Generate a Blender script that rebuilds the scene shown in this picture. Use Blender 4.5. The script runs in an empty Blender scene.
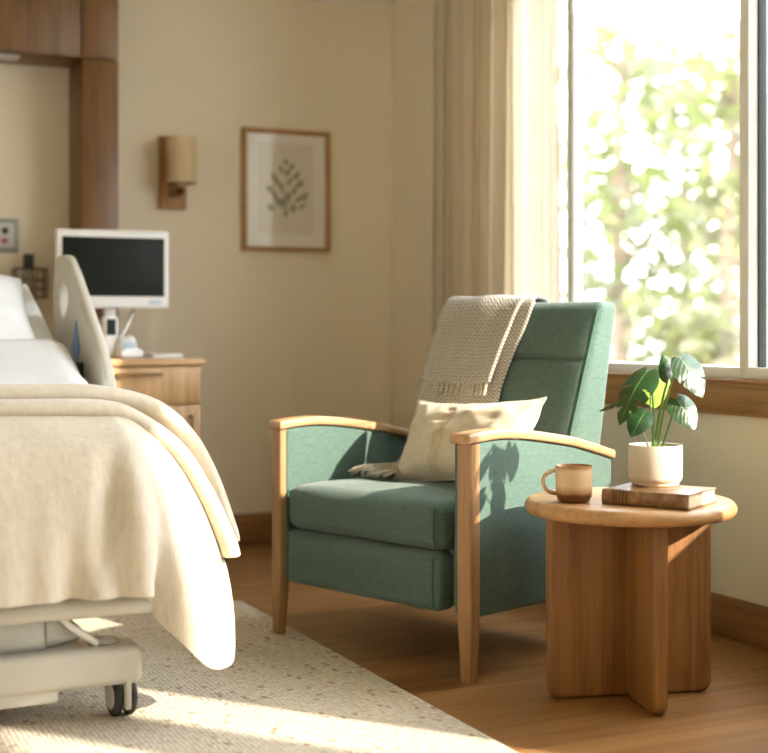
import bpy, bmesh, math, random
from mathutils import Vector, Matrix, Euler, noise
random.seed(7)
PI = math.pi
COL = bpy.context.scene.collection
SC = bpy.context.scene

# ------------------------------------------------------------------ materials
def new_mat(name):
    m = bpy.data.materials.new(name); m.use_nodes = True
    nt = m.node_tree
    b = nt.nodes.get('Principled BSDF')
    return m, nt, b
def N(nt, typ, **kw):
    n = nt.nodes.new(typ)
    for k, v in kw.items():
        if k in n.inputs: n.inputs[k].default_value = v
        else: setattr(n, k, v)
    return n
def L(nt, a, b): nt.links.new(a, b)
def coords(nt, scale=(1,1,1), rot=(0,0,0), out='Object'):
    t = N(nt, 'ShaderNodeTexCoord'); mp = N(nt, 'ShaderNodeMapping')
    mp.inputs['Scale'].default_value = scale; mp.inputs['Rotation'].default_value = rot
    L(nt, t.outputs[out], mp.inputs['Vector']); return mp.outputs['Vector']
def ramp(nt, fac, stops):
    r = N(nt, 'ShaderNodeValToRGB'); e = r.color_ramp.elements
    while len(e) < len(stops): e.new(0.5)
    for i, (p, c) in enumerate(stops): e[i].position = p; e[i].color = (*c, 1)
    L(nt, fac, r.inputs['Fac']); return r.outputs['Color']
def bump(nt, b, h, strength=.3, dist=.002):
    n = N(nt, 'ShaderNodeBump'); n.inputs['Strength'].default_value = strength; n.inputs['Distance'].default_value = dist
    L(nt, h, n.inputs['Height']); L(nt, n.outputs['Normal'], b.inputs['Normal'])
def mixc(nt, fac, a, b, mode='MIX'):
    n = N(nt, 'ShaderNodeMix', data_type='RGBA', blend_type=mode)
    for s, v in ((n.inputs[0], fac), (n.inputs[6], a), (n.inputs[7], b)):
        if hasattr(v, 'links'): L(nt, v, s)
        elif isinstance(v, tuple): s.default_value = (*v, 1)
        else: s.default_value = v
    return n.outputs[2]
def mathn(nt, op, a, b=0.0, c=0.0):
    n = N(nt, 'ShaderNodeMath', operation=op)
    for s, v in zip(n.inputs, (a, b, c)):
        if hasattr(v, 'links'): L(nt, v, s)
        else: s.default_value = v
    return n.outputs[0]

def plain(name, c, rough=.5, metal=0, var=.04, scale=9, spec=.5):
    m, nt, b = new_mat(name)
    n = N(nt, 'ShaderNodeTexNoise', Scale=scale, Detail=4.0); L(nt, coords(nt), n.inputs['Vector'])
    lo = tuple(max(0, x*(1-var)) for x in c); hi = tuple(min(1, x*(1+var)) for x in c)
    L(nt, ramp(nt, n.outputs['Fac'], [(.3, lo), (.7, hi)]), b.inputs['Base Color'])
    b.inputs['Roughness'].default_value = rough; b.inputs['Metallic'].default_value = metal
    b.inputs['Specular IOR Level'].default_value = spec
    return m
def paint(name, c):
    m, nt, b = new_mat(name)
    n = N(nt, 'ShaderNodeTexNoise', Scale=260.0, Detail=3.0); L(nt, coords(nt), n.inputs['Vector'])
    n2 = N(nt, 'ShaderNodeTexNoise', Scale=1.5, Detail=2.0); L(nt, coords(nt), n2.inputs['Vector'])
    L(nt, ramp(nt, n2.outputs['Fac'], [(.3, tuple(x*.98 for x in c)), (.7, tuple(min(1, x*1.01) for x in c))]), b.inputs['Base Color'])
    b.inputs['Roughness'].default_value = .75; b.inputs['Specular IOR Level'].default_value = .25
    bump(nt, b, n.outputs['Fac'], .08, .001); return m
def wood(name, dark, light, axis=2, rough=.42, fine=1.0):
    m, nt, b = new_mat(name)
    s = [26*fine, 26*fine, 26*fine]; s[axis] = 1.6
    v = coords(nt, tuple(s))
    n = N(nt, 'ShaderNodeTexNoise', Scale=1.0, Detail=7.0, Roughness=.62, Distortion=.7); L(nt, v, n.inputs['Vector'])
    s2 = [190*fine]*3; s2[axis] = 5
    n2 = N(nt, 'ShaderNodeTexNoise', Scale=1.0, Detail=3.0, Roughness=.6); L(nt, coords(nt, tuple(s2)), n2.inputs['Vector'])
    f = mathn(nt, 'ADD', mathn(nt, 'MULTIPLY', n.outputs['Fac'], .7), mathn(nt, 'MULTIPLY', n2.outputs['Fac'], .3))
    mid = tuple((a+c)/2 for a, c in zip(dark, light))
    L(nt, ramp(nt, f, [(.36, tuple(x*.82 for x in dark)), (.49, mid), (.62, light)]), b.inputs['Base Color'])
    b.inputs['Roughness'].default_value = rough
    bump(nt, b, n2.outputs['Fac'], .12, .0006); return m
def fabric(name, c, var=.25, scale=330, rough=.9, sheen=.2, bmp=.35, bdist=.0012):
    m, nt, b = new_mat(name)
    v = coords(nt)
    n = N(nt, 'ShaderNodeTexNoise', Scale=float(scale), Detail=3.0, Roughness=.6); L(nt, v, n.inputs['Vector'])
    nx = N(nt, 'ShaderNodeTexNoise', Scale=1.0, Detail=2.0); L(nt, coords(nt, (40, 40, 420)), nx.inputs['Vector'])
    ny = N(nt, 'ShaderNodeTexNoise', Scale=1.0, Detail=2.0); L(nt, coords(nt, (420, 420, 40)), ny.inputs['Vector'])
    f = mathn(nt, 'ADD', mathn(nt, 'MULTIPLY', n.outputs['Fac'], .4), mathn(nt, 'MULTIPLY', mathn(nt, 'ADD', nx.outputs['Fac'], ny.outputs['Fac']), .3))
    L(nt, ramp(nt, f, [(.36, tuple(x*(1-var) for x in c)), (.62, tuple(min(1, x*(1+var)) for x in c))]), b.inputs['Base Color'])
    b.inputs['Roughness'].default_value = rough; b.inputs['Specular IOR Level'].default_value = .15
    b.inputs['Sheen Weight'].default_value = sheen; b.inputs['Sheen Roughness'].default_value = .5
    bump(nt, b, f, bmp, bdist); return m
def translucent(name, c, w, transp=0.0, scale=300, var=.1):
    m, nt, b = new_mat(name); nt.nodes.remove(b); out = nt.nodes['Material Output']
    nx = N(nt, 'ShaderNodeTexNoise', Scale=1.0, Detail=2.0); L(nt, coords(nt, (scale, scale, 20)), nx.inputs['Vector'])
    col = ramp(nt, nx.outputs['Fac'], [(.3, tuple(x*(1-var) for x in c)), (.7, tuple(min(1, x*(1+var)) for x in c))])
    d = N(nt, 'ShaderNodeBsdfDiffuse'); t = N(nt, 'ShaderNodeBsdfTranslucent'); L(nt, col, d.inputs['Color']); L(nt, col, t.inputs['Color'])
    mx = N(nt, 'ShaderNodeMixShader'); mx.inputs[0].default_value = w; L(nt, d.outputs[0], mx.inputs[1]); L(nt, t.outputs[0], mx.inputs[2])
    last = mx.outputs[0]
    if transp:
        tr = N(nt, 'ShaderNodeBsdfTransparent'); m2 = N(nt, 'ShaderNodeMixShader'); m2.inputs[0].default_value = transp
        L(nt, last, m2.inputs[1]); L(nt, tr.outputs[0], m2.inputs[2]); last = m2.outputs[0]
    L(nt, last, out.inputs['Surface']); return m
def glass_pane(name, tint=(1, 1, 1), gain=1.0):
    m, nt, b = new_mat(name); nt.nodes.remove(b); out = nt.nodes['Material Output']
    fr = N(nt, 'ShaderNodeFresnel'); geo = N(nt, 'ShaderNodeNewGeometry'); L(nt, mathn(nt, 'SUBTRACT', 1.5, mathn(nt, 'MULTIPLY', geo.outputs['Backfacing'], 1.5-1/1.5)), fr.inputs['IOR']); tr = N(nt, 'ShaderNodeBsdfTransparent'); gl = N(nt, 'ShaderNodeBsdfGlossy', Roughness=0.0)
    tr.inputs['Color'].default_value = (*tint, 1)
    n = N(nt, 'ShaderNodeTexNoise', Scale=2.0); L(nt, coords(nt), n.inputs['Vector'])
    bp = N(nt, 'ShaderNodeBump', Strength=.02, Distance=.001); L(nt, n.outputs['Fac'], bp.inputs['Height']); L(nt, bp.outputs['Normal'], gl.inputs['Normal'])
    mx = N(nt, 'ShaderNodeMixShader'); L(nt, mathn(nt, 'MULTIPLY', fr.outputs[0], gain), mx.inputs[0]); L(nt, tr.outputs[0], mx.inputs[1]); L(nt, gl.outputs[0], mx.inputs[2])
    L(nt, mx.outputs[0], out.inputs['Surface']); return m

M = {}
M['wall'] = paint('cream_wall_paint', (.85, .78, .64))
M['ceil'] = paint('white_ceiling_paint', (.85, .82, .76))
M['oak_z'] = wood('oak_vertical', (.25, .115, .033), (.41, .22, .072), 2)
M['oak_x'] = wood('oak_along_x', (.25, .115, .033), (.41, .22, .072), 0)
M['oak_y'] = wood('oak_along_y', (.25, .115, .033), (.41, .22, .072), 1)
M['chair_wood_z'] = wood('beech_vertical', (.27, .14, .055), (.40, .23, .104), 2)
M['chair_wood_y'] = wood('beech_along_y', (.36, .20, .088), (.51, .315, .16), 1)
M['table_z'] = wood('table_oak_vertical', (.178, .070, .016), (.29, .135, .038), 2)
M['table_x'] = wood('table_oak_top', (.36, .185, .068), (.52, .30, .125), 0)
M['panel_z'] = wood('walnut_toned_vertical', (.118, .052, .015), (.215, .102, .032), 2)
M['panel_x'] = wood('walnut_toned_along_x', (.118, .052, .015), (.215, .102, .032), 0)
M['light_oak'] = wood('light_oak_cabinet', (.48, .285, .12), (.64, .41, .20), 2)
M['light_oak_x'] = wood('light_oak_cabinet_top', (.48, .285, .12), (.64, .41, .20), 0)
M['base_x'] = wood('baseboard_along_x', (.22, .098, .034), (.34, .168, .062), 0)
M['base_y'] = wood('baseboard_along_y', (.22, .098, .034), (.34, .168, .062), 1)
M['green'] = fabric('green_woven_upholstery', (.080, .130, .106), .30)
M['piping'] = fabric('dark_green_piping', (.04, .11, .075), .2)
M['pillow'] = fabric('oatmeal_cushion_linen', (.62, .54, .41), .14, 420)
M['band'] = fabric('ochre_embroidered_band', (.56, .46, .31), .28, 200, bmp=.8, bdist=.003)
M['white_linen'] = fabric('white_bed_linen', (.80, .82, .85), .03, 420, bmp=.12)
M['curtain'] = translucent('beige_curtain_linen', (.78, .70, .57), .18, 0, 300, .03)
M['sheer'] = translucent('ivory_sheer_voile', (.50, .44, .35), .36, .06, 300, .05)
M['white_metal'] = plain('white_powder_coat', (.82, .81, .78), .35)
M['frame_white'] = plain('window_frame_white', (.78, .76, .72), .4)
M['gasket'] = plain('black_gasket', (.02, .03, .03), .5)
M['white_plastic'] = plain('white_plastic', (.84, .84, .84), .35)
M['ivory_plastic'] = plain('ivory_plastic', (.56, .535, .47), .42)
M['beige_plastic'] = plain('beige_grey_plastic', (.48, .45, .38), .4)
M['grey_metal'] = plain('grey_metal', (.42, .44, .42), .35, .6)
M['steel'] = plain('brushed_steel', (.5, .46, .4), .35, .9)
M['bronze'] = plain('bronze_pull', (.30, .19, .09), .4, .8)
M['rubber'] = plain('dark_rubber', (.03, .032, .034), .55)
M['screen'] = plain('black_screen', (.010, .014, .012), .5, spec=.2)
M['blue'] = plain('blue_decal', (.17, .32, .62), .5)
M['pale_blue'] = plain('pale_blue_print', (.55, .66, .78), .5)
M['pot'] = plain('off_white_ceramic', (.64, .57, .465), .55, var=.03)
M['soil'] = plain('dark_soil', (.06, .04, .025), .95, var=.5, scale=150)
M['stem'] = plain('green_stem', (.20, .34, .08), .45, var=.15)
M['leather'] = None
M['paper'] = plain('page_paper', (.74, .62, .42), .85, var=.12, scale=60)
M['gold'] = plain('worn_gilt', (.12, .06, .022), .45, .3)
M['art_paper'] = plain('art_paper', (.92, .90, .86), .8, var=.01)
M['art_mat'] = plain('art_mat_board', (.83, .78, .68), .8, var=.02)
M['sage'] = plain('sage_ink', (.33, .345, .25), .8, var=.3, scale=50)
M['frame_oak'] = plain('picture_frame_oak', (.42, .24, .085), .5, var=.1)
M['shade'] = translucent('sconce_shade_linen', (.82, .68, .46), .35, 0, 400, .06)
M['sconce'] = wood('sconce_brown_wood', (.33, .155, .045), (.46, .245, .085), 2)
M['glass'] = glass_pane('window_glass', gain=2.6)
M['art_glass'] = glass_pane('picture_glass', gain=1.6)
M['dark_wire'] = plain('dark_wire', (.13, .115, .09), .5, .4)
M['plate'] = plain('grey_outlet_plate', (.30, .31, .28), .45, .3)
M['plate_in'] = plain('light_outlet_face', (.58, .57, .54), .5)
M['red'] = plain('red_socket', (.45, .06, .04), .5)
M['tassel'] = fabric('throw_yarn', (.50, .45, .36), .3, 300)

def leather():
    m, nt, b = new_mat('worn_brown_leather')
    n = N(nt, 'ShaderNodeTexNoise', Scale=38.0, Detail=8.0, Roughness=.7); L(nt, coords(nt), n.inputs['Vector'])
    L(nt, ramp(nt, n.outputs['Fac'], [(.3, (.12, .055, .02)), (.52, (.26, .135, .055)), (.72, (.46, .28, .14))]), b.inputs['Base Color'])
    b.inputs['Roughness'].default_value = .36; bump(nt, b, n.outputs['Fac'], .15, .001); return m
M['leather'] = leather()
def mug_mat():
    m, nt, b = new_mat('two_tone_stoneware_glaze')
    t = N(nt, 'ShaderNodeTexCoord'); sx = N(nt, 'ShaderNodeSeparateXYZ'); L(nt, t.outputs['Object'], sx.inputs[0])
    n = N(nt, 'ShaderNodeTexNoise', Scale=35.0, Detail=3.0); L(nt, coords(nt), n.inputs['Vector'])
    h = mathn(nt, 'ADD', sx.outputs['Z'], mathn(nt, 'MULTIPLY', mathn(nt, 'SUBTRACT', n.outputs['Fac'], .5), .012))
    c = ramp(nt, mathn(nt, 'MULTIPLY', h, 10.0), [(.20, (.14, .048, .015)), (.25, (.36, .19, .075)), (.42, (.62, .45, .26)), (.78, (.64, .47, .28)), (.88, (.36, .17, .06))])
    L(nt, c, b.inputs['Base Color']); b.inputs['Roughness'].default_value = .2; return m
M['mug'] = mug_mat()
def leaf_mat(name, c, w, rough=.35, vein=(.16, .30, .08)):
    m, nt, b = new_mat(name); out = nt.nodes['Material Output']
    uv = N(nt, 'ShaderNodeTexCoord'); sx = N(nt, 'ShaderNodeSeparateXYZ'); L(nt, uv.outputs['UV'], sx.inputs[0])
    a = mathn(nt, 'ABSOLUTE', mathn(nt, 'SUBTRACT', sx.outputs['X'], .5))
    mid = mathn(nt, 'LESS_THAN', a, .014)
    n = N(nt, 'ShaderNodeTexNoise', Scale=40.0, Detail=3.0); L(nt, coords(nt), n.inputs['Vector'])
    col = mixc(nt, mid, ramp(nt, n.outputs['Fac'], [(.3, tuple(x*.75 for x in c)), (.7, tuple(min(1, x*1.25) for x in c))]), vein)
    L(nt, col, b.inputs['Base Color']); b.inputs['Roughness'].default_value = rough; b.inputs['Specular IOR Level'].default_value = .45
    wv = mathn(nt, 'SINE', mathn(nt, 'MULTIPLY', mathn(nt, 'SUBTRACT', sx.outputs['Y'], mathn(nt, 'MULTIPLY', a, .8)), 46.0))
    bump(nt, b, wv, .10, .0012)
    t = N(nt, 'ShaderNodeBsdfTranslucent'); L(nt, mixc(nt, .5, col, (.45, .6, .08)), t.inputs['Color'])
    mx = N(nt, 'ShaderNodeMixShader'); mx.inputs[0].default_value = w; L(nt, b.outputs[0], mx.inputs[1]); L(nt, t.outputs[0], mx.inputs[2]); L(nt, mx.outputs[0], out.inputs['Surface'])
    return m
M['leaf'] = leaf_mat('monstera_leaf', (.011, .044, .010), .05, .32)
M['leaf_backlit'] = leaf_mat('backlit_leaf', (.34, .46, .07), .45, .45)  # yellow-green of light shining through the leaf, put into its base colour
M['tree_leaf'] = leaf_mat('tree_leaf_green', (.098, .092, .072), .3, .6)
M['tree_leaf2'] = leaf_mat('tree_leaf_yellow', (.135, .116, .082), .3, .6)
M['bark'] = plain('tree_bark', (.16, .115, .08), .9, var=.4, scale=30)
def herring():
    m, nt, b = new_mat('herringbone_wool')
    t = N(nt, 'ShaderNodeTexCoord'); sx = N(nt, 'ShaderNodeSeparateXYZ'); L(nt, t.outputs['UV'], sx.inputs[0])
    n = N(nt, 'ShaderNodeTexNoise', Scale=260.0, Detail=3.0); L(nt, coords(nt), n.inputs['Vector'])
    z = mathn(nt, 'PINGPONG', sx.outputs['X'], .019)
    f = mathn(nt, 'FRACT', mathn(nt, 'DIVIDE', mathn(nt, 'ADD', mathn(nt, 'ADD', sx.outputs['Y'], z), mathn(nt, 'MULTIPLY', mathn(nt, 'SUBTRACT', n.outputs['Fac'], .5), .005)), .0128))
    tri = mathn(nt, 'ABSOLUTE', mathn(nt, 'SUBTRACT', f, .5))
    g = mathn(nt, 'MULTIPLY', tri, 2.0)
    L(nt, ramp(nt, g, [(.30, (.15, .135, .108)), (.62, (.60, .56, .485))]), b.inputs['Base Color'])
    b.inputs['Roughness'].default_value = .95; b.inputs['Specular IOR Level'].default_value = .1; b.inputs['Sheen Weight'].default_value = .3
    bump(nt, b, mathn(nt, 'ADD', g, n.outputs['Fac']), .5, .003); return m
M['herring'] = herring()
def fleece():
    m, nt, b = new_mat('cream_fleece')
    n = N(nt, 'ShaderNodeTexNoise', Scale=190.0, Detail=5.0, Roughness=.7); L(nt, coords(nt), n.inputs['Vector'])
    n2 = N(nt, 'ShaderNodeTexNoise', Scale=60.0, Detail=3.0); L(nt, coords(nt, (1, 1, .35)), n2.inputs['Vector'])
    L(nt, ramp(nt, n2.outputs['Fac'], [(.3, (.59, .52, .41)), (.7, (.66, .59, .475))]), b.inputs['Base Color'])
    b.inputs['Roughness'].default_value = .95; b.inputs['Specular IOR Level'].default_value = .1; b.inputs['Sheen Weight'].default_value = .4
    bump(nt, b, mathn(nt, 'ADD', n.outputs['Fac'], n2.outputs['Fac']), .45, .004); return m
M['fleece'] = fleece()
def rug_mat():
    m, nt, b = new_mat('chunky_woven_wool')
    v = coords(nt, (1/.012, 1/.019, 1))
    n0 = N(nt, 'ShaderNodeTexNoise', Scale=3.0, Detail=2.0); L(nt, coords(nt), n0.inputs['Vector'])
    vo = N(nt, 'ShaderNodeTexVoronoi', Scale=1.0, Randomness=.45, voronoi_dimensions='2D'); L(nt, v, vo.inputs['Vector'])
    n = N(nt, 'ShaderNodeTexNoise', Scale=300.0, Detail=3.0); L(nt, coords(nt), n.inputs['Vector'])
    sep = N(nt, 'ShaderNodeSeparateColor'); L(nt, vo.outputs['Color'], sep.inputs[0])
    base = ramp(nt, sep.outputs[0], [(.0, (.33, .255, .17)), (.025, (.43, .35, .25)), (.05, (.56, .495, .39)), (1., (.65, .585, .475))])
    gap = ramp(nt, vo.outputs['Distance'], [(.42, (1, 1, 1)), (.75, (.66, .60, .52))])
    L(nt, mixc(nt, 1.0, base, gap, 'MULTIPLY'), b.inputs['Base Color'])
    h = mathn(nt, 'ADD', mathn(nt, 'SUBTRACT', 1.0, mathn(nt, 'POWER', vo.outputs['Distance'], 1.6)), mathn(nt, 'MULTIPLY', n.outputs['Fac'], .18))
    b.inputs['Roughness'].default_value = .95; b.inputs['Specular IOR Level'].default_value = .1
    bump(nt, b, h, .6, .006); return m
M['rug'] = rug_mat()
def floor_mat():
    m, nt, b = new_mat('oak_plank_floor')
    v = coords(nt, (1, 1, 1))
    br = N(nt, 'ShaderNodeTexBrick', Scale=1.0); br.offset = .37; br.squash = 1.0
    for k, x in (('Color1', .0), ('Color2', 1.0), ('Mortar', .5)): br.inputs[k].default_value = (x, x, x, 1)
    br.inputs['Mortar Size'].default_value = .0016; br.inputs['Mortar Smooth'].default_value = .2; br.inputs['Brick Width'].default_value = 1.5; br.inputs['Row Height'].default_value = .17
    L(nt, v, br.inputs['Vector'])
    sep = N(nt, 'ShaderNodeSeparateColor'); L(nt, br.outputs['Color'], sep.inputs[0])
    off = N(nt, 'ShaderNodeCombineXYZ'); L(nt, mathn(nt, 'MULTIPLY', sep.outputs[0], 17.0), off.inputs['X']); L(nt, mathn(nt, 'MULTIPLY', sep.outputs[0], 31.0), off.inputs['Z'])
    ad = N(nt, 'ShaderNodeVectorMath', operation='ADD'); L(nt, coords(nt, (1.3, 20, 1)), ad.inputs[0]); L(nt, off.outputs[0], ad.inputs[1])
    n = N(nt, 'ShaderNodeTexNoise', Scale=1.0, Detail=7.0, Roughness=.62, Distortion=.8); L(nt, ad.outputs[0], n.inputs['Vector'])
    f = mathn(nt, 'ADD', mathn(nt, 'MULTIPLY', n.outputs['Fac'], .82), mathn(nt, 'MULTIPLY', sep.outputs[0], .18))
    c = ramp(nt, f, [(.30, (.145, .064, .020)), (.50, (.275, .134, .046)), (.70, (.38, .20, .078))])
    c = mixc(nt, br.outputs['Fac'], c, (.12, .06, .025))
    L(nt, c, b.inputs['Base Color']); b.inputs['Roughness'].default_value = .38; b.inputs['Specular IOR Level'].default_value = .4
    bump(nt, b, mathn(nt, 'SUBTRACT', mathn(nt, 'MULTIPLY', n.outputs['Fac'], .2), br.outputs['Fac']), .25, .001); return m
M['floor'] = floor_mat()
M['ground'] = plain('mown_lawn', (.06, .085, .025), .95, var=.3, scale=3)

# ------------------------------------------------------------------ mesh builder
class MB:
    def __init__(s): s.v = []; s.f = []; s.uv = {}
    def add(s, vs, fs, xf=None, uvs=None):
        o = len(s.v)
        s.v += [tuple(xf @ Vector(p)) if xf is not None else tuple(p) for p in vs]
        s.f += [tuple(i+o for i in f) for f in fs]
        if uvs:
            for i, u in enumerate(uvs): s.uv[o+i] = u
        return s
    def from_bm(s, bm, xf=None):
        bm.verts.index_update()
        s.add([v.co.copy() for v in bm.verts], [[v.index for v in f.verts] for f in bm.faces], xf); bm.free(); return s
    def box(s, lo, hi, bev=.003, seg=2, xf=None):
        bm = bmesh.new(); bmesh.ops.create_cube(bm, size=1)
        for v in bm.verts: v.co = Vector([lo[i]+(v.co[i]+.5)*(hi[i]-lo[i]) for i in range(3)])
        if bev: bmesh.ops.bevel(bm, geom=bm.edges[:], offset=min(bev, min(hi[i]-lo[i] for i in range(3))*.45), segments=seg, profile=.5, affect='EDGES')
        return s.from_bm(bm, xf)
    def rbox(s, c, size, r, k=4, m=6, fn=None, xf=None):
        """rounded box on an even grid; fn deforms (point, normalised coords)"""
        hs = [x/2 for x in size]; ax = []
        for h in hs:
            rr = min(r, h*.98); i = h-rr
            a = [-i-rr*math.cos(j/k*PI/2) for j in range(k)]; mm = m if isinstance(m, int) else m[len(ax)]
            ax.append(a+[-i+2*i*j/mm for j in range(mm+1)]+[-x for x in reversed(a)])
        idx = {}; vs = []; fs = []
        n = [len(a)-1 for a in ax]
        def V(i, j, l):
            key = (i, j, l)
            if key not in idx:
                p = Vector((ax[0][i], ax[1][j], ax[2][l])); q = Vector([max(-(hs[t]-min(r, hs[t]*.98)), min(hs[t]-min(r, hs[t]*.98), p[t])) for t in range(3)])
                d = p-q
                if d.length > 1e-9: p = q+d.normalized()*min(r, *[h*.98 for h in hs])
                u = Vector([p[t]/hs[t] for t in range(3)])
                if fn: p = Vector(fn(p, u))
                idx[key] = len(vs); vs.append(p+Vector(c))
            return idx[key]
        for a in range(3):
            b, d = (a+1) % 3, (a+2) % 3
            for side in (0, n[a]):
                for i in range(n[b]):
                    for j in range(n[d]):
                        q = []
                        for (x, y) in ((i, j), (i+1, j), (i+1, j+1), (i, j+1)):
                            key = [0, 0, 0]; key[a] = side; key[b] = x; key[d] = y; q.append(V(*key))
                        fs.append(q if side else q[::-1])
        return s.add(vs, fs, xf)
    def lathe(s, prof, seg=48, xf=None):
        vs = []; fs = []
        for r, z in prof:
            for k in range(seg): a = 2*PI*k/seg; vs.append((r*math.cos(a), r*math.sin(a), z))
        for i in range(len(prof)-1):
            for k in range(seg):
                k2 = (k+1) % seg; fs.append((i*seg+k, i*seg+k2, (i+1)*seg+k2, (i+1)*seg+k))
        if prof[0][0] > 1e-6: fs.append(tuple(reversed(range(seg))))
        if prof[-1][0] > 1e-6: fs.append(tuple((len(prof)-1)*seg+k for k in range(seg)))
        return s.add(vs, fs, xf)
    def tube(s, pts, r, seg=10, xf=None, flat=1.0, cap=True):
        pts = [Vector(p) for p in pts]; vs = []; fs = []; up = None
        for i, p in enumerate(pts):
            t = (pts[min(i+1, len(pts)-1)]-pts[max(i-1, 0)]).normalized()
            if up is None: up = Vector((0, 0, 1)) if abs(t.z) < .9 else Vector((0, 1, 0))
            x = t.cross(up)
            if x.length < 1e-6: x = t.orthogonal()
            x.normalize(); up = x.cross(t).normalized()
            rr = r[i] if isinstance(r, (list, tuple)) else r
            for k in range(seg): a = 2*PI*k/seg; vs.append(p+x*rr*math.cos(a)+up*rr*flat*math.sin(a))
        for i in range(len(pts)-1):
            for k in range(seg):
                k2 = (k+1) % seg; fs.append((i*seg+k, i*seg+k2, (i+1)*seg+k2, (i+1)*seg+k))
        if cap: fs.append(tuple(reversed(range(seg)))); fs.append(tuple((len(pts)-1)*seg+k for k in range(seg)))
        return s.add(vs, fs, xf)
    def grid(s, nu, nv, fn, uvfn=None, xf=None, flip=False):
        vs = []; us = []; fs = []
        for i in range(nu+1):
            for j in range(nv+1):
                vs.append(fn(i/nu, j/nv)); us.append(uvfn(i/nu, j/nv) if uvfn else (i/nu, j/nv))
        for i in range(nu):
            for j in range(nv):
                q = (i*(nv+1)+j, (i+1)*(nv+1)+j, (i+1)*(nv+1)+j+1, i*(nv+1)+j+1); fs.append(q[::-1] if flip else q)
        return s.add(vs, fs, xf, us)
    def prism(s, poly, a0, a1, axis=0, bev=.004, seg=3, xf=None):
        """polygon (2D, in the two other axes) extruded along an axis from a0 to a1, edges rounded"""
        bm = bmesh.new()
        def P(p, a):
            q = list(p); q.insert(axis, a); return q
        A = [bm.verts.new(P(p, a0)) for p in poly]; B = [bm.verts.new(P(p, a1)) for p in poly]
        n = len(poly); bm.faces.new(A); bm.faces.new(B[::-1])
        for i in range(n): bm.faces.new((A[i], B[i], B[(i+1) % n], A[(i+1) % n]))
        bmesh.ops.recalc_face_normals(bm, faces=bm.faces[:])
        if bev:
            es = [e for e in bm.edges if len(e.link_faces) == 2 and e.calc_face_angle(0) > .5]
            bmesh.ops.bevel(bm, geom=es, offset=bev, segments=seg, profile=.5, affect='EDGES', clamp_overlap=True)
        return s.from_bm(bm, xf)

def link(name, mb, mat, parent=None, off=None, angle=40, solid=0, sub=0):
    me = bpy.data.meshes.new(name)
    o = off or Vector((0, 0, 0))
    me.from_pydata([Vector(v)-Vector(o) for v in mb.v], [], mb.f); me.validate()
    bm = bmesh.new(); bm.from_mesh(me); bmesh.ops.recalc_face_normals(bm, faces=bm.faces[:]); bm.to_mesh(me); bm.free()
    if mb.uv:
        uvl = me.uv_layers.new(name='UVMap')
        for lp in me.loops: uvl.data[lp.index].uv = mb.uv.get(lp.vertex_index, (0, 0))
    for p in me.polygons: p.use_smooth = True
    me.set_sharp_from_angle(angle=math.radians(angle))
    me.materials.append(mat)
    ob = bpy.data.objects.new(name, me); COL.objects.link(ob)
    if parent is not None: ob.parent = parent
    elif off is not None: ob.location = off
    if solid:
        md = ob.modifiers.new('thickness', 'SOLIDIFY'); md.thickness = solid; md.offset = 0
    if sub:
        md = ob.modifiers.new('smooth', 'SUBSURF'); md.levels = sub; md.render_levels = sub
    return ob
def tag(o, label=None, cat=None, group=None, kind=None):
    for k, v in (('label', label), ('category', cat), ('group', group), ('kind', kind)):
        if v: o[k] = v
    return o
def thing(name, loc, label, cat, rz=0, group=None):
    o = bpy.data.objects.new(name, None); COL.objects.link(o); o.location = loc; o.rotation_euler = (0, 0, rz); o.empty_display_size = .1
    return tag(o, label, cat, group)
def struct(name, mb, mat, parent=None, label=None):
    o = link(name, mb, mat, parent, angle=30)
    if parent is None: o['kind'] = 'structure'
    return tag(o, label)
def T(x, y, z, rz=0, rx=0, ry=0): return Matrix.Translation((x, y, z)) @ Euler((rx, ry, rz)).to_matrix().to_4x4()
def smooth(a, b, x): t = max(0, min(1, (x-a)/(b-a))); return t*t*(3-2*t)
def interp(tbl, x):
    """Catmull-like smooth interpolation through a table of (x, value...)"""
    if x <= tbl[0][0]: return tbl[0][1:]
    for i in range(len(tbl)-1):
        if x <= tbl[i+1][0]:
            p0 = tbl[max(i-1, 0)]; p1 = tbl[i]; p2 = tbl[i+1]; p3 = tbl[min(i+2, len(tbl)-1)]
            t = (x-p1[0])/(p2[0]-p1[0]); out = []
            for c in range(1, len(p1)):
                out.append(.5*(2*p1[c]+(p2[c]-p0[c])*t+(2*p0[c]-5*p1[c]+4*p2[c]-p3[c])*t*t+(3*p1[c]-p0[c]-3*p2[c]+p3[c])*t**3))
            return tuple(out)
    return tbl[-1][1:]

# ------------------------------------------------------------------ the room
XW, YB, XL, YF, ZC = 2.65, 5.557, -1.7, -1.4, 2.415
WT = .22
struct('floor', MB().box((XL-.2, YF-.2, -.12), (XW+WT, YB+.2, 0), 0), M['floor'])
struct('ceiling', MB().box((XL-.2, YF-.2, ZC), (XW+WT, YB+.2, ZC+.12), 0), M['ceil'])
struct('wall_back', MB().box((XL-.2, YB, 0), (XW+WT, YB+.2, ZC), 0), M['wall'])
struct('wall_left', MB().box((XL-.2, YF, 0), (XL, YB, ZC), 0), M['wall'])
struct('wall_front', MB().box((XL-.2, YF-.2, 0), (XW+WT, YF, ZC), 0), M['wall'])
W1 = (1.62, 4.52); W2 = (.56, 1.20); W3 = (-1.28, -.06); W4 = (.02, .54); ZS, ZH = .775, 2.365
w = MB()
w.box((XW, YF, 0), (XW+WT, YB, ZS-.012), 0)
w.box((XW, YF, ZH), (XW+WT, YB, ZC), 0)
for a, b in ((YF, W3[0]), (W3[1], W4[0]), (W4[1], W2[0]), (W2[1], W1[0]), (W1[1], YB)): w.box((XW, a, ZS-.012), (XW+WT, b, ZH), 0)
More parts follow.
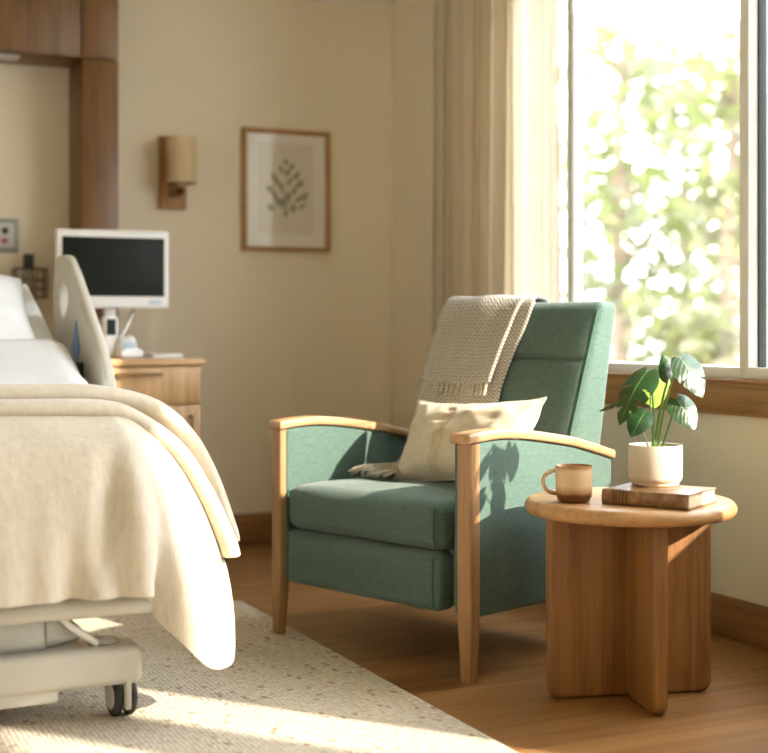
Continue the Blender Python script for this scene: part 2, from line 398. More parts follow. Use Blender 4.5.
w.box((XW, W4[0], 2.02), (XW+WT, W4[1], ZH), 0)
struct('wall_right', w, M['wall'])
struct('baseboard_back', MB().box((XL, YB-.016, 0), (XW, YB, .125), .004), M['base_x'])
struct('baseboard_right', MB().box((XW-.016, YF, 0), (XW, YB-.016, .125), .004), M['base_y'])
struct('trim_ceiling', MB().box((XL, YB-.03, ZC-.035), (XW, YB, ZC), .006), M['ceil'])
def window(name, y0, y1, mull, ZH=ZH, dark=None):
    f = MB(); fx0, fx1 = XW+.004, XW+.075
    fx1 = XW+.085; f.box((fx0, y0, ZS), (fx1, y1, ZS+.035), .003)
    f.box((fx0, y0, ZH-.04), (fx1, y1, ZH), .003)
    for c in [y0+.02]+mull+[y1-.02]: f.box((fx0-.003, c-.02, ZS+.001), (XW+.038 if c == dark else fx1-.002, c+.02, ZH-.001), .003)
    root = struct(name, f, M['frame_white'])
    edges = [y0+.04]+[e for c in mull for e in (c-.02, c+.02)]+[y1-.04]
    g = MB()
    for a, b in zip(edges[::2], edges[1::2]):
        if not (dark and b > 3.5): g.box((XW+.036, b-.006, ZS+.035), (XW+.066, b, ZH-.04), .001)
    if dark:
        q = MB(); q.box((fx0-.007, dark-.004, ZS+.036), (fx0-.002, dark+.018, ZH-.041), .001); struct('mullion_shade_strip', q, M['grey_metal'], root)  # grey strip stands in for shade on this mullion's room-side face
    struct('window_gasket', g, M['gasket'], root)
    for a, b in zip(edges[::2], edges[1::2]):
        gx = XW+(.034 if dark and b > 3.5 else .06); q = MB(); q.add([(gx, a, ZS+.035), (gx, b, ZS+.035), (gx, b, ZH-.04), (gx, a, ZH-.04)], [(0, 1, 2, 3)])
        struct('window_pane', q, M['glass'], root)
    s = MB(); s.box((XW-.028, y0-.03, ZS-.012), (XW+.05, y1+.03, ZS), .003)
    st = struct('window_sill', s, M['oak_y'], root)
    a = MB(); a.box((XW-.018, y0-.025, .667), (XW, y1+.025, ZS-.012), .003)
    struct('window_apron', a, M['oak_y'], root)
    return root
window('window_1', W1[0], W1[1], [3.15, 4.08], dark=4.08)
window('window_added_2', W2[0], W2[1], [])  # unseen, added for the sun patches on bed corner and rug
window('window_added_3', W3[0], W3[1], [-.6])  # unseen, added so a sunlit floor bounces warm fill into the room
window('window_added_4', W4[0], W4[1], [], 2.02)  # unseen, added to sun the near rug; low head keeps the blanket shaded
# added slab outside, out of view, keeping sun off the back wall and cabinet
sun_blocker = MB(); sun_blocker.box((XW+WT, 2.77, .3), (XW+WT+.80, 2.82, 2.9), .004)
struct('trim_added_sun_blocker', sun_blocker, M['frame_white'])

# ------------------------------------------------------------------ armchair (local: -y is where it faces)
AX, AY = Vector((.9415, .3366)), None
mid = Vector(((1.689+1.438)/2+.017, (3.093+3.794)/2-.008, 0))
CR = math.atan2(-.9415, .3366)
chair = thing('armchair', mid, 'green upholstered armchair with pale wooden arms beside the window', 'armchair', CR)
G = M['green']
def arm(sx):
    def X(a, b): return (min(sx*a, sx*b), max(sx*a, sx*b))
    cap = [(-.034, .648), (.0, .652), (.06, .656), (.13, .656), (.22, .648), (.32, .634), (.42, .618), (.50, .599), (.56, .584), (.612, .570)]
    top = [(y, z) for y, z in cap]; bot = [(y, z-.026) for y, z in reversed(cap)]
    x0, x1 = X(.317, .388) if sx > 0 else X(.360, .418)
    # dense cap
    yy = [cap[0][0]+(cap[-1][0]-cap[0][0])*i/28 for i in range(29)]
    tp = [(y, interp(cap, y)[0]) for y in yy]
    c = MB().prism(tp+[(y, z-.026) for y, z in reversed(tp)], x0, x1, 0, .007, 3)
    link('arm_cap', c, M['chair_wood_y'], chair, angle=35)
    # upholstered panel
    px0, px1 = X(.305, .381) if sx > 0 else X(.369, .411)
    pt = [(y, interp(cap, y)[0]-.027) for y in yy if y > -.004 and y < .604]
    pt = [(-.004, pt[0][1])]+pt+[(.604, pt[-1][1])]
    q = MB().prism(pt+[(.604, .168), (-.004, .168)], px0, px1, 0, .012, 4)
    link('arm_panel', q, G, chair, angle=35)
    # front post that becomes the leg
    PI_, PO_ = (.335, .384) if sx > 0 else (.373, .414); z0 = .0078 if sx < 0 else 0.0
    p = MB(); rings = []
    for z, in_, out_, f_, bk in ((z0, .012, .004, .004, .008), (z0+.006, .010, .002, .002, .006), (.17, .001, 0, 0, 0), (.40, 0, 0, 0, 0), (.623, 0, 0, 0, 0)):
        xi, xo = (PI_+in_, PO_-out_)
        rings.append([(sx*xi, -.024+f_, z), (sx*xo, -.024+f_, z), (sx*xo, .016-bk, z), (sx*xi, .016-bk, z)])
    bm = bmesh.new(); vr = [[bm.verts.new(v) for v in r] for r in rings]
    for i in range(len(vr)-1):
        for k in range(4): bm.faces.new((vr[i][k], vr[i][(k+1) % 4], vr[i+1][(k+1) % 4], vr[i+1][k]))
    bm.faces.new(vr[0][::-1]); bm.faces.new(vr[-1]); bmesh.ops.recalc_face_normals(bm, faces=bm.faces[:])
    es = [e for e in bm.edges if abs(e.verts[0].co.z-e.verts[1].co.z) > .01]
    bmesh.ops.bevel(bm, geom=es, offset=.006, segments=3, profile=.5, affect='EDGES')
    p.from_bm(bm); link('front_leg', p, M['chair_wood_z'], chair, angle=35)
    # back leg
    r = MB()
    for (yA, yB_) in ((.60, .645),):
        bm = bmesh.new(); rr = []
        for z, s_ in ((0, .7), (.19, 1.0)):
            cx, cy = sx*.372-.015, .575+(.02 if z == 0 else 0)
            rr.append([bm.verts.new((cx+dx*.022*s_, cy+dy*.022*s_, z)) for dx, dy in ((-1, -1), (1, -1), (1, 1), (-1, 1))])
        for k in range(4): bm.faces.new((rr[0][k], rr[0][(k+1) % 4], rr[1][(k+1) % 4], rr[1][k]))
        bm.faces.new(rr[0][::-1]); bm.faces.new(rr[1]); bmesh.ops.recalc_face_normals(bm, faces=bm.faces[:])
        bmesh.ops.bevel(bm, geom=bm.edges[:], offset=.005, segments=2, affect='EDGES'); r.from_bm(bm)
    link('back_leg', r, M['chair_wood_z'], chair, angle=35)
for sx in (1, -1): arm(sx)
link('seat_base', MB().box((-.366, .05, .175), (.300, .60, .33), .008, 2), G, chair)
def puff_front(p, u):
    k = (1-u[0]**4)*(1-u[2]**4)
    return (p[0], p[1]-(.012*k if u[1] < 0 else 0), p[2])
link('front_apron', MB().rbox((-.054, .026, .245), (.626, .075, .158), .022, 4, 10, puff_front), G, chair, angle=60)
def puff_seat(p, u):
    k = (1-u[0]**4)*(1-u[1]**4)
    z = p[2]+(.018*k if u[2] > 0 else 0)
    y = p[1]-(.014*(1-u[0]**4)*(1-u[2]**2) if u[1] < 0 else 0)
    return (p[0], y, z+(.004*math.sin(9*u[0]+1)*math.cos(6*u[1])*k if u[2] > 0 else 0))
seat = link('seat_cushion', MB().rbox((-.054, .212, .39), (.628, .44, .128), .038, 6, 14, puff_seat), G, chair, angle=60)
for sx in (-1, 1):
    x = -.054+sx*.297; pp = MB()
    pp.tube([(x, -.009-.006*math.sin(a_*PI), .338+.105*a_) for a_ in [i/12 for i in range(13)]], .0032, 8)
    link('seat_piping', pp, M['piping'], seat)
for sx in (-1, 1): link('apron_piping', MB().tube([(-.054+sx*.295, -.0125-.004*math.sin(i/10*PI), .178+.135*i/10) for i in range(11)], .003, 8), M['piping'], chair)
# backrest: shell + lower cushion + headrest, all leaning back
def front_y(z): return .405+(z-.45)*.364
def back_y(z): return .60+(z-.45)*.17
def shell(p, u):
    z = p[2]+.717; t = (u[1]+1)/2
    k = (1-u[0]**8)*(1-u[2]**8)
    y0 = front_y(z)+.004-.014*k+.014*math.exp(-((z-.833)/.007)**2)*smooth(.98, .80, abs(u[0]))*(1 if u[1] < 0 else 0)
    return (p[0], y0*(1-t)+back_y(z)*t, z)
link('backrest', MB().rbox((.017, 0, 0), (.638, .12, .576), .024, 5, (16, 4, 90), shell), G, chair, angle=60)
link('headrest_seam', MB().tube([(x, front_y(.833)+.0065, .833) for x in [-.25+.54*i/20 for i in range(21)]], .0025, 8), M['piping'], chair)
for sx in (-1, 1): link('back_piping', MB().tube([(.017+sx*.311, front_y(z)+.004, z) for z in [.45+.53*i/12 for i in range(13)]], .0026, 8), M['piping'], chair)
CM = Matrix.Translation(mid) @ Matrix.Rotation(CR, 4, 'Z')
def cw(x, y, z): return CM @ Vector((x, y, z))

# lumbar pillow
def pillow_mesh(wd, ht, th, nu=44, nv=26, wr=.004, seed=0, ear=.07):
    mb = MB()
    for side in (1, -1):
        def fn(a, b):
            u, v = 2*a-1, 2*b-1
            t = max(0, (1-u*u)*(1-v*v))**.42*th/2
            x = wd/2*u*(1-ear*(1-v*v)*abs(u)); y = ht/2*v*(1-ear*1.4*(1-u*u)*abs(v))
            n = noise.noise(Vector((u*2.2+seed, v*2.2, side*3)))*wr*3+noise.noise(Vector((u*7+seed, v*6, side)))*wr
            return (x, y, side*(t+n*min(1, t/(th*.2)*.5)))
        mb.grid(nu, nv, fn, flip=side < 0)
    return mb
pc = cw(.085, .318, .592)
pil = thing('lumbar_pillow', cw(.085, .27, .47), 'oatmeal linen lumbar pillow with embroidered band leaning on the green armchair', 'pillow', CR)
def pil_xf(): return Matrix.Translation((-.028, .055, .118)) @ Matrix.Rotation(math.radians(-3), 4, 'Y') @ Matrix.Rotation(math.radians(62), 4, 'X')
pm = MB(); src = pillow_mesh(.505, .285, .15, seed=4, ear=.12, wr=.006); pm.add(src.v, src.f, pil_xf())
link('pillow_cover', pm, M['pillow'], pil, angle=80)
bn = MB()
def bandf(a, b):
    u = -.27+.17*a; v = 2*b-1
    t = max(0, (1-u*u)*(1-v*v))**.42*.15/2
    n = noise.noise(Vector((u*2.2+4, v*2.2, 3)))*.018+noise.noise(Vector((u*7+4, v*6, 1)))*.006
    return (.505/2*u*(1-.12*(1-v*v)*abs(u)), .285/2*v*(1-.168*(1-u*u)*abs(v)), t+n*min(1, t/(.15*.2)*.5)+.0012)
bn.grid(6, 40, lambda a, b: bandf(a, .03+.94*b), xf=pil_xf())
link('embroidered_band', bn, M['band'], pil, angle=80)
pb = MB()
edge = []
for i in range(120):
    s_ = i/120*4; k = int(s_); f = (s_-k)*2-1
    u, v = [(f, -1), (1, f), (-f, 1), (-1, -f)][k]
    edge.append((.505/2*u*(1-.12*(1-v*v)*abs(u)), .285/2*v*(1-.168*(1-u*u)*abs(v)), 0))
pb.tube(edge+[edge[0]], .0032, 8, xf=pil_xf()); link('pillow_piping', pb, M['pillow'], pil, angle=80)

# throw blanket over the back
thr = thing('throw_blanket', cw(-.09, .66, .6), 'grey beige herringbone throw with tassels draped over the chair back', 'throw', CR)
TO = (-.09, .66, .6)
def path_front(s, lift=.0):
    """arc length s from top rear of backrest: over the top then down the front"""
    pts = [(.745, .60), (.732, .75), (.722, .93), (.716, .985), (.700, 1.009), (.655, 1.016), (.612, 1.011), (.592, .990), (.577, .955), (.542, .87), (.509, .78), (.476, .69), (.444, .60), (.412, .515), (.388, .493), (.355, .490), (.30, .490), (.24, .487), (.18, .48)]
    acc = 0
    for i in range(len(pts)-1):
        d = math.dist(pts[i], pts[i+1])
        if s <= acc+d or i == len(pts)-2:
            t = (s-acc)/d; return (pts[i][0]+(pts[i+1][0]-pts[i][0])*t, pts[i][1]+(pts[i+1][1]-pts[i][1])*t)
        acc += d
def throw_pt(a, b, s0, s1, xl, xr, lift, ph):
    s = s0+(s1-s0)*b
    y, z = path_front(s)
    y2, z2 = path_front(s+.01); ty, tz = y2-y, z2-z; l = math.hypot(ty, tz) or 1
    ny, nz = tz/l, -ty/l   # outward normal (towards the sitter / up)
    if nz < -.5 or (ny > 0 and s > .5): ny, nz = -ny, -nz
    if s < .35: ny, nz = abs(ny), nz
    L_, R_ = xl(b), xr(b)
    x = L_+(R_-L_)*a
    wv = .007*math.sin(a*11+b*3+ph)+.006*math.sin(a*5-b*4+ph*2)+.01*noise.noise(Vector((a*3, b*4, ph)))
    e = .004+.02*smooth(.0, 1, abs(2*a-1)**3)
    h = lift*(.35+.65*smooth(.45, .8, b))+wv*(.15+.75*smooth(.45, .9, b))+.005
    return (x+.006*math.sin(b*9+ph), y+ny*h, z+nz*h)
def loc(p): return (p[0]-TO[0], p[1]-TO[1], p[2]-TO[2])
xl = lambda b: -.255-.02*smooth(.35, 1, b); xr = lambda b: .070-.050*smooth(.35, 1, b)-.075*(1-smooth(.06, .24, b))
S1 = .792
tb = MB().grid(40, 60, lambda a, b: loc(throw_pt(a, b, .10, S1, xl, xr, .011, .4)), lambda a, b: (a*.35, b*.73))
link('throw_cloth', tb, M['herring'], thr, angle=80, solid=.010)
# second fold lying beneath, reaching the seat on the left
xl2 = lambda b: -.275-.015*b; xr2 = lambda b: .095-.042*smooth(.1, .5, b)-.02*(1-smooth(.0, .05, b))-.18*smooth(.5, .8, b)
tb2 = MB().grid(30, 70, lambda a, b: loc(throw_pt(a, b, .49, 1.225, xl2, xr2, .004, 2.1)), lambda a, b: (a*(xr2(b)-xl2(b))+.5, b*.83))
link('throw_under_fold', tb2, M['herring'], thr, angle=80, solid=.006)
def tassels(n, s1, xl, xr, lift, ph, ln, spread, s0, droop):
    fr = MB()
    for i in range(n):
        a = (i+.5)/n
        p0 = Vector(throw_pt(a, 1.0, s0, s1, xl, xr, lift, ph)); p1 = Vector(throw_pt(a, 1.0, s0, s1+ln, xl, xr, lift, ph))
        d = (p1-p0)
        fr.lathe([(.0005, -.0055), (.005, -.002), (.0056, .001), (.0005, .0055)], 8, xf=Matrix.Translation(loc(p0+d*.1)))
        for k in range(4):
            j = Vector((random.uniform(-1, 1)*spread, random.uniform(-.3, .6)*spread, random.uniform(-.4, .4)*spread))
            fr.tube([loc(p0), loc(p0+d*.4+j*.4+Vector((0, 0, .001))), loc(p0+d*.75+j*.8-Vector((0, 0, droop*.3))), loc(p0+d+j-Vector((0, 0, droop)))], [.0032, .0030, .0024, .001], 6)
    return fr
link('throw_fringe', tassels(14, S1, xl, xr, .011, .4, .04, .006, .10, 0), M['tassel'], thr, angle=80)
link('throw_lower_fringe', tassels(13, 1.225, xl2, xr2, .006, 2.1, .05, .02, .49, .004), M['tassel'], thr, angle=80)

# ------------------------------------------------------------------ side table
TC = Vector((2.011, 2.823, 0)); TR = math.atan2(-.1065, .4029)
tab = thing('side_table', TC, 'round oak side table with crossed panel base beside the armchair', 'side table', TR)
R_, t_ = .264, .038
prof = [(0.0001, .457)]+[(R_-.019+.019*math.cos(a_), .476+.019*math.sin(a_)) for a_ in [(-90+180*i/14)*PI/180 for i in range(15)]]+[(0.0001, .495)]
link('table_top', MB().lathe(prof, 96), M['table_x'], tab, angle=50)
def fin_panel(l0, l1, th, xf):
    def rc(cx, cz, r, a0, a1): return [(cx+r*math.cos(a0+(a1-a0)*i/6), cz+r*math.sin(a0+(a1-a0)*i/6)) for i in range(7)]
    r = .03
    poly = rc(l0+r, r, r, -PI, -PI/2) + rc(l1-r, r, r, -PI/2, 0) + [(l1, .457), (l0, .457)]
    return MB().prism(poly, -th/2, th/2, 1, .013, 4, xf)
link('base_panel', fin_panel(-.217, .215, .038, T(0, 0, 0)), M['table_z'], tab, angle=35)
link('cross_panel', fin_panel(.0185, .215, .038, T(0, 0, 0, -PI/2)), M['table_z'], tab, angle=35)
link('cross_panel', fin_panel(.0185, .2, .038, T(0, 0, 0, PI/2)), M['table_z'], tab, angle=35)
# mug
mx, my = 3.336*.42514+.4695*.90514, 3.336*.90514-.4695*.42514
mug = thing('mug', (mx, my, .495), 'tan stoneware mug with brown glazed base standing on the side table', 'mug', -.44)
r0 = .0455
mp = [(.0001, .002), (r0*.70, .0), (r0*.86, .004), (r0*.97, .016), (r0, .032), (r0*1.005, .06), (r0*1.0, .088), (r0*.985, .0905), (r0*.95, .089), (r0*.93, .07), (r0*.92, .03), (r0*.75, .012), (.0001, .010)]
link('mug_body', MB().lathe(mp, 56), M['mug'], mug, angle=60)
hd = []
for i in range(17):
    a_ = PI*(.5+i/16)
    hd.append((-r0*.96+.033*math.cos(a_), 0, .050+.028*math.sin(a_)))
link('mug_handle', MB().tube(hd, .0042, 12, flat=1.25), M['mug'], mug, angle=80)
# book: local x along the spine (towards camera right), y towards the fore-edge
BO = Vector((1.883, 2.758, .4955)); BR = math.atan2(-.1927, .1116)
book = thing('book', BO, 'old brown leather hardcover book lying flat under the plant pot', 'book', BR)
bl, bw, bt = .223, .180, .037
cv = MB()
cv.box((0, .004, bt-.0035), (bl, bw, bt), .0012); cv.box((0, .004, 0), (bl, bw, .0035), .0012)
sp = [(.006*math.cos(a_)*-1+.005, bt/2+(bt/2)*math.sin(a_)) for a_ in [(-90+180*i/12)*PI/180 for i in range(13)]]
sp2 = [(y+.0035 if True else y, max(.0032, min(bt-.0032, z))) for y, z in reversed(sp)]
cv.prism(sp+sp2, 0, bl, 0, 0)
link('book_cover', cv, M['leather'], book, angle=35)
pgm = MB(); pgm.box((.004, .006, .0036), (bl-.004, bw-.005, bt-.0036), .001)
link('page_block', pgm, M['paper'], book)
rib = MB()
for x in (.030, .0385, .047, .0555, .064):
    rib.tube([(x, y-.0008, z) for y, z in sp], .0018, 6)
link('spine_band', rib, M['gold'], book)
# plant
PO = Vector((2.050, 2.768, .5328))
pl = thing('potted_plant', PO, 'small split-leaf plant in an off-white pot standing on the book', 'plant', 0)
pr, ph_ = .0665, .101
pp_ = [(.0001, .0), (pr*.84, .0), (pr*.88, .003), (pr*.885, .009), (pr*.97, .013), (pr*.995, .022), (pr, .05), (pr, ph_-.002), (pr*.985, ph_), (pr*.955, ph_-.001), (pr*.945, ph_-.006), (pr*.94, .03), (.0001, .028)]
link('plant_pot', MB().lathe(pp_, 64), M['pot'], pl, angle=50)
so = MB()
so.grid(24, 6, lambda a, b: (math.cos(2*PI*a)*pr*.939*b, math.sin(2*PI*a)*pr*.939*b, .085+.003*noise.noise(Vector((a*20, b*5, 0)))))
link('soil', so, M['soil'], pl)
def leaf(base, tip, nrm, wd, mat, slits=(), curl=.12, cup=.12, heart=True, asym=0):
    base, tip = Vector(base)-PO, Vector(tip)-PO
    y = tip-base; Ln = y.length; y.normalize(); n = Vector(nrm); n = (n-y*n.dot(y)).normalized(); x = y.cross(n)
    nt_, nr = 64, 14; mb = MB(); vs = []; us = []; fs = []
    def hw(t):   # half width along the midrib, heart shaped
        return wd/2*(max(0, math.sin(PI*min(1, (t+.02)**.62)))**.8)*(1.0)
    for sgn in (1, -1):
        o = len(vs); dead = set()
        for i in range(nt_+1):
            t = i/nt_
            for j in range(nr+1):
                r = j/nr; w_ = hw(t)*r
                back = (.16*Ln*math.sin(PI*r*.5)**1.2*(1-t)**3 if heart else 0)
                yy = t*Ln-back+.10*Ln*r*t*(1-t)
                zz = -curl*Ln*t*t*1.2-cup*abs(w_)*r+.006*Ln*math.sin(t*22)*r
                vs.append(base+x*(sgn*w_)+y*yy+n*zz); us.append((.5+sgn*.5*r, t))
        for i in range(nt_):
            t = (i+.5)/nt_
            for j in range(nr):
                r = (j+.5)/nr
                if any(sg == sgn and r > r0 and abs(t-tc-.10*(r-r0)) < wd_*(.25+.75*(r-r0)/(1-r0)) for sg, tc, r0, wd_ in slits): continue
                q = [o+i*(nr+1)+j, o+(i+1)*(nr+1)+j, o+(i+1)*(nr+1)+j+1, o+i*(nr+1)+j+1]
                fs.append(q if sgn > 0 else q[::-1])
    mb.add(vs, fs, None, us)
    return link('leaf', mb, mat, pl, angle=85)
fw = Vector((-.425, -.905, 0)); rt = Vector((.905, -.425, 0)); up = Vector((0, 0, 1))   # towards the room / along the wall / up
def nv(r, u, f): return rt*r+up*u+fw*f
leaf((2.098, 2.724, .846), (2.128, 2.662, .766), nv(.30, .62, .9), .092, M['leaf'], [(1, .46, .45, .03), (-1, .55, .5, .03)], .22, .10)
leaf((2.083, 2.758, .800), (2.052, 2.752, .862), nv(.5, .1, .8), .050, M['leaf'], (), -.1, .15)
leaf((2.020, 2.764, .815), (1.899, 2.722, .728), nv(-.30, .80, .62), .088, M['leaf'], [(1, .34, .35, .035), (1, .52, .32, .04), (1, .70, .4, .035), (-1, .36, .4, .03), (-1, .56, .35, .04), (-1, .74, .45, .035)], .3, .25)
leaf((2.082, 2.830, .806), (2.082, 2.806, .722), nv(.1, .25, .95), .100, M['leaf_backlit'], (), .1, .1)
leaf((2.005, 2.752, .716), (1.944, 2.722, .664), nv(-.2, .35, .95), .062, M['leaf'], (), .1, .12)
leaf((2.090, 2.732, .746), (2.114, 2.684, .678), nv(.1, .72, .8), .080, M['leaf'], (), .12, .12)
leaf((1.990, 2.844, .732), (1.966, 2.900, .716), nv(0, .6, .6), .020, M['leaf'], (), .1, .1, False)
def petiole(end, bow, r=.0028, st=(0, 0)):
    e = Vector(end)-PO; s_ = Vector((st[0], st[1], .080)); m_ = (s_+e)/2+Vector(bow)
    pts = [s_*(1-t)**2+m_*2*t*(1-t)+e*t*t for t in [i/14 for i in range(15)]]
    link('leaf_stem', MB().tube(pts, [r*(1.25-.5*i/14) for i in range(15)], 8), M['stem'], pl, angle=80)
petiole((2.098, 2.724, .846), (-.016, .008, .03), .0030, (.004, -.004))
petiole((2.083, 2.758, .800), (-.006, 0, .02), .0034, (-.002, .004))
petiole((2.020, 2.764, .815), (.024, 0, .05), .0022, (-.008, .004))
petiole((2.082, 2.830, .806), (-.01, .0, .02), .0022, (.004, .01))
petiole((2.005, 2.752, .716), (.022, .005, .032), .0022, (-.006, -.004))
petiole((2.090, 2.732, .746), (.0, .0, .0), .0026, (.012, -.004))
petiole((1.990, 2.844, .732), (.01, 0, .05), .0018, (-.01, .008))

# ------------------------------------------------------------------ rug
rg = MB(); RX0, RX1, RY0, RY1 = -1.25, 1.51, .45, 4.346
def rugf(a, b):
    x = RX0+(RX1-RX0)*a; y = RY0+(RY1-RY0)*b
    e = min(x-RX0, RX1-x, y-RY0, RY1-y)
    jit = .0025*noise.noise(Vector((x*40, y*40, 0)))
    z = .0071*smooth(-.001, .010, e)+.0004
    sx_ = jit if (a in (0., 1.)) else 0; sy_ = jit if (b in (0., 1.)) else 0
    return (x+sx_, y+sy_, z)
us_ = [0, .0015, .003, .005]+[.01+.98*i/40 for i in range(41)]+[.995, .997, .9985, 1]
vv_ = us_
vs = [rugf(a, b) for a in us_ for b in [0, .001, .002, .0035]+[.006+.988*i/160 for i in range(161)]+[.9965, .998, .999, 1]]
nvv = 169; fs = [(i*nvv+j, (i+1)*nvv+j, (i+1)*nvv+j+1, i*nvv+j+1) for i in range(len(us_)-1) for j in range(nvv-1)]
rg.add(vs, fs)
tag(link('rug', rg, M['rug'], None, Vector((.1, 2.4, 0)), angle=60), 'cream chunky woven rug under the hospital bed', 'rug')

# ------------------------------------------------------------------ hospital bed
BD = Vector((.45, 4.0, .0))
bed = thing('hospital_bed', BD, 'adjustable hospital bed with white mattress and beige wheeled base', 'hospital bed')
BX0, BX1 = .02, .84
def B(name, mb, mat, parent=None, angle=40): return link(name, mb, mat, parent or bed, BD, angle)
mt_ = [(3.16, .55), (3.16, .585), (3.24, .62), (3.40, .685), (3.7, .735), (4.0, .765), (4.12, .81), (4.80, 1.085), (4.85, 1.03), (4.20, .70), (4.05, .60), (3.9, .55)]
mm_ = MB().prism(mt_, BX0, BX1, 0, .035, 5); mm_.v = [(x+(.04*smooth(3.6, 4.0, y) if x > .5 else 0), y, z) for x, y, z in mm_.v]
B('mattress', mm_, M['white_linen'], angle=60)
dk = MB(); dk.box((BX0+.0, 3.10, .315), (BX1-.01, 4.80, .36), .015, 3); dk.box((BX0+.04, 3.2, .36), (BX1-.05, 4.1, .52), .01)
dk.prism([(4.05, .50), (4.25, .62), (4.80, .92), (4.84, .87), (4.2, .50)], BX0+.03, BX1-.03, 0, .01)
B('deck_frame', dk, M['beige_plastic'])
ft = MB(); ft.box((BX0, 3.055, .262), (.878, 3.11, .318), .024, 4)
B('foot_rail', ft, M['ivory_plastic'], angle=60)
bs = MB()
bs.rbox((.42, 3.155, .138), (.83, .115, .092), .022, 5, 6)
bs.box((.10, 3.15, .10), (.17, 4.70, .17), .015, 3); bs.box((.66, 3.15, .10), (.73, 4.70, .17), .015, 3)
bs.box((.45, 3.11, .065), (.64, 3.19, .10), .01)
bs.rbox((.42, 4.68, .138), (.83, .115, .092), .022, 5, 6)
B('base_frame', bs, M['ivory_plastic'], angle=60)
B('base_cap', MB().lathe([(.0001, 0), (.03, 0), (.036, .006), (.03, .014), (.0001, .017)], 32, T(.755, 3.16, .182)), M['beige_plastic'], angle=50)
lk = MB()
lk.prism([(.50, .175), (.58, .175), (.72, .20), (.70, .225), (.60, .315), (.53, .315), (.62, .21), (.52, .205)], 3.16, 3.20, 1, .006)
lk.box((.30, 3.14, .18), (.62, 3.24, .262), .012, 3)
B('lift_mechanism', lk, M['grey_metal'])
B('lift_rod', MB().tube([(.60, 3.135, .318), (.67, 3.135, .235), (.735, 3.14, .187)], .009, 12), M['white_metal'])
def caster(x, y, rz):
    z0 = .0078; xf = T(x, y, z0, rz)
    for s_ in (-1, 1):
        w_ = MB(); w_.lathe([(.0001, -.0095), (.038, -.0095), (.046, -.007), (.049, 0), (.046, .007), (.038, .0095), (.0001, .0095)], 36, xf @ T(s_*.0172, 0, .0495, 0, 0, PI/2))
        wh = B('caster_wheel', w_, M['rubber'], angle=50)
        hb = MB(); hb.lathe([(.0001, 0), (.03, 0), (.028, .003), (.0001, .004)], 28, xf @ T(s_*.0272, 0, .0495, 0, 0, s_*PI/2))
        link('wheel_cover', hb, M['ivory_plastic'], wh, BD)
    f_ = MB(); f_.box((-.0074, -.056, .026), (.0074, .048, .098), .005, 3, xf)
    f_.lathe([(.0001, .095), (.015, .095), (.015, .118), (.0001, .118)], 20, xf)
    B('caster_fork', f_, M['ivory_plastic'])
for x, y in ((.795, 3.155), (.075, 3.155), (.765, 4.68), (.075, 4.68)): caster(x, y, math.radians(5))
# raised side rail: moulded panel with hand hole
def rail():
    cu = bpy.data.curves.new('rail', 'CURVE'); cu.dimensions = '2D'; cu.fill_mode = 'BOTH'; cu.extrude = .012; cu.bevel_depth = .010; cu.bevel_resolution = 4; cu.resolution_u = 10
    outer = [(3.955, .70), (3.975, .765), (4.085, .875), (4.215, .965), (4.345, 1.053), (4.47, 1.130), (4.545, 1.160), (4.62, 1.145), (4.665, 1.06), (4.645, .93), (4.59, .80), (4.52, .66), (4.3, .62), (4.05, .62)]
    hole = [(4.425, 1.035), (4.49, 1.080), (4.55, 1.095), (4.592, 1.055), (4.58, .985), (4.53, .95), (4.47, .97)]
    for pts in (outer, hole):
        s_ = cu.splines.new('BEZIER'); s_.bezier_points.add(len(pts)-1); s_.use_cyclic_u = True
        for p, q in zip(s_.bezier_points, pts):
            p.co = (q[0], q[1], 0); p.handle_left_type = p.handle_right_type = 'AUTO'
    ob = bpy.data.objects.new('tmp', cu); COL.objects.link(ob)
    dg = bpy.context.evaluated_depsgraph_get(); me = bpy.data.meshes.new_from_object(ob.evaluated_get(dg))
    mb = MB(); mb.add([(.962+v.co.z, v.co.x, v.co.y) for v in me.vertices], [tuple(p.vertices) for p in me.polygons])
    bpy.data.objects.remove(ob); bpy.data.curves.remove(cu); bpy.data.meshes.remove(me)
    r = B('side_rail', mb, M['ivory_plastic'], angle=50)
    # thick rim along the near edge and over the top
    rim = [(.962, y, z) for y, z in ((3.985, .66), (3.985, .765), (4.085, .868), (4.215, .960), (4.345, 1.046), (4.47, 1.123), (4.545, 1.152))]
    pts = []
    for i in range(len(rim)-1):
        for k in range(5):
            t = k/5; p0, p1, p2, p3 = [Vector(rim[max(0, min(len(rim)-1, i+d))]) for d in (-1, 0, 1, 2)]
            pts.append(.5*(2*p1+(p2-p0)*t+(2*p0-5*p1+4*p2-p3)*t*t+(3*p1-p0-3*p2+p3)*t**3))
    link('rail_rim', MB().tube(pts+[Vector(rim[-1])], .021, 14), M['ivory_plastic'], r, BD, 60)
    d = MB(); d.prism([(4.25, .86), (4.30, .78), (4.36, .86), (4.30, .95)], .936, .9405, 0, .001)
    link('rail_decal', d, M['blue'], r, BD)
    B('rail_bracket', MB().box((.925, 4.20, .58), (.95, 4.26, .82), .006), M['rubber'])
    B('rail_bracket', MB().box((.90, 4.42, .58), (.945, 4.48, .80), .006), M['rubber'])
rail()
hb_ = MB(); hb_.prism([(BX0-.02, .45), (BX1+.02, .45), (BX1+.02, .93), (BX1-.06, 1.0), (BX0+.06, 1.0), (BX0-.02, .93)], 4.93, 4.97, 1, .015, 3)
B('headboard', hb_, M['ivory_plastic'])
for x in (.12, .78): B('headboard_post', MB().box((x-.02, 4.93, .16), (x+.02, 4.96, .5), .004), M['ivory_plastic'])

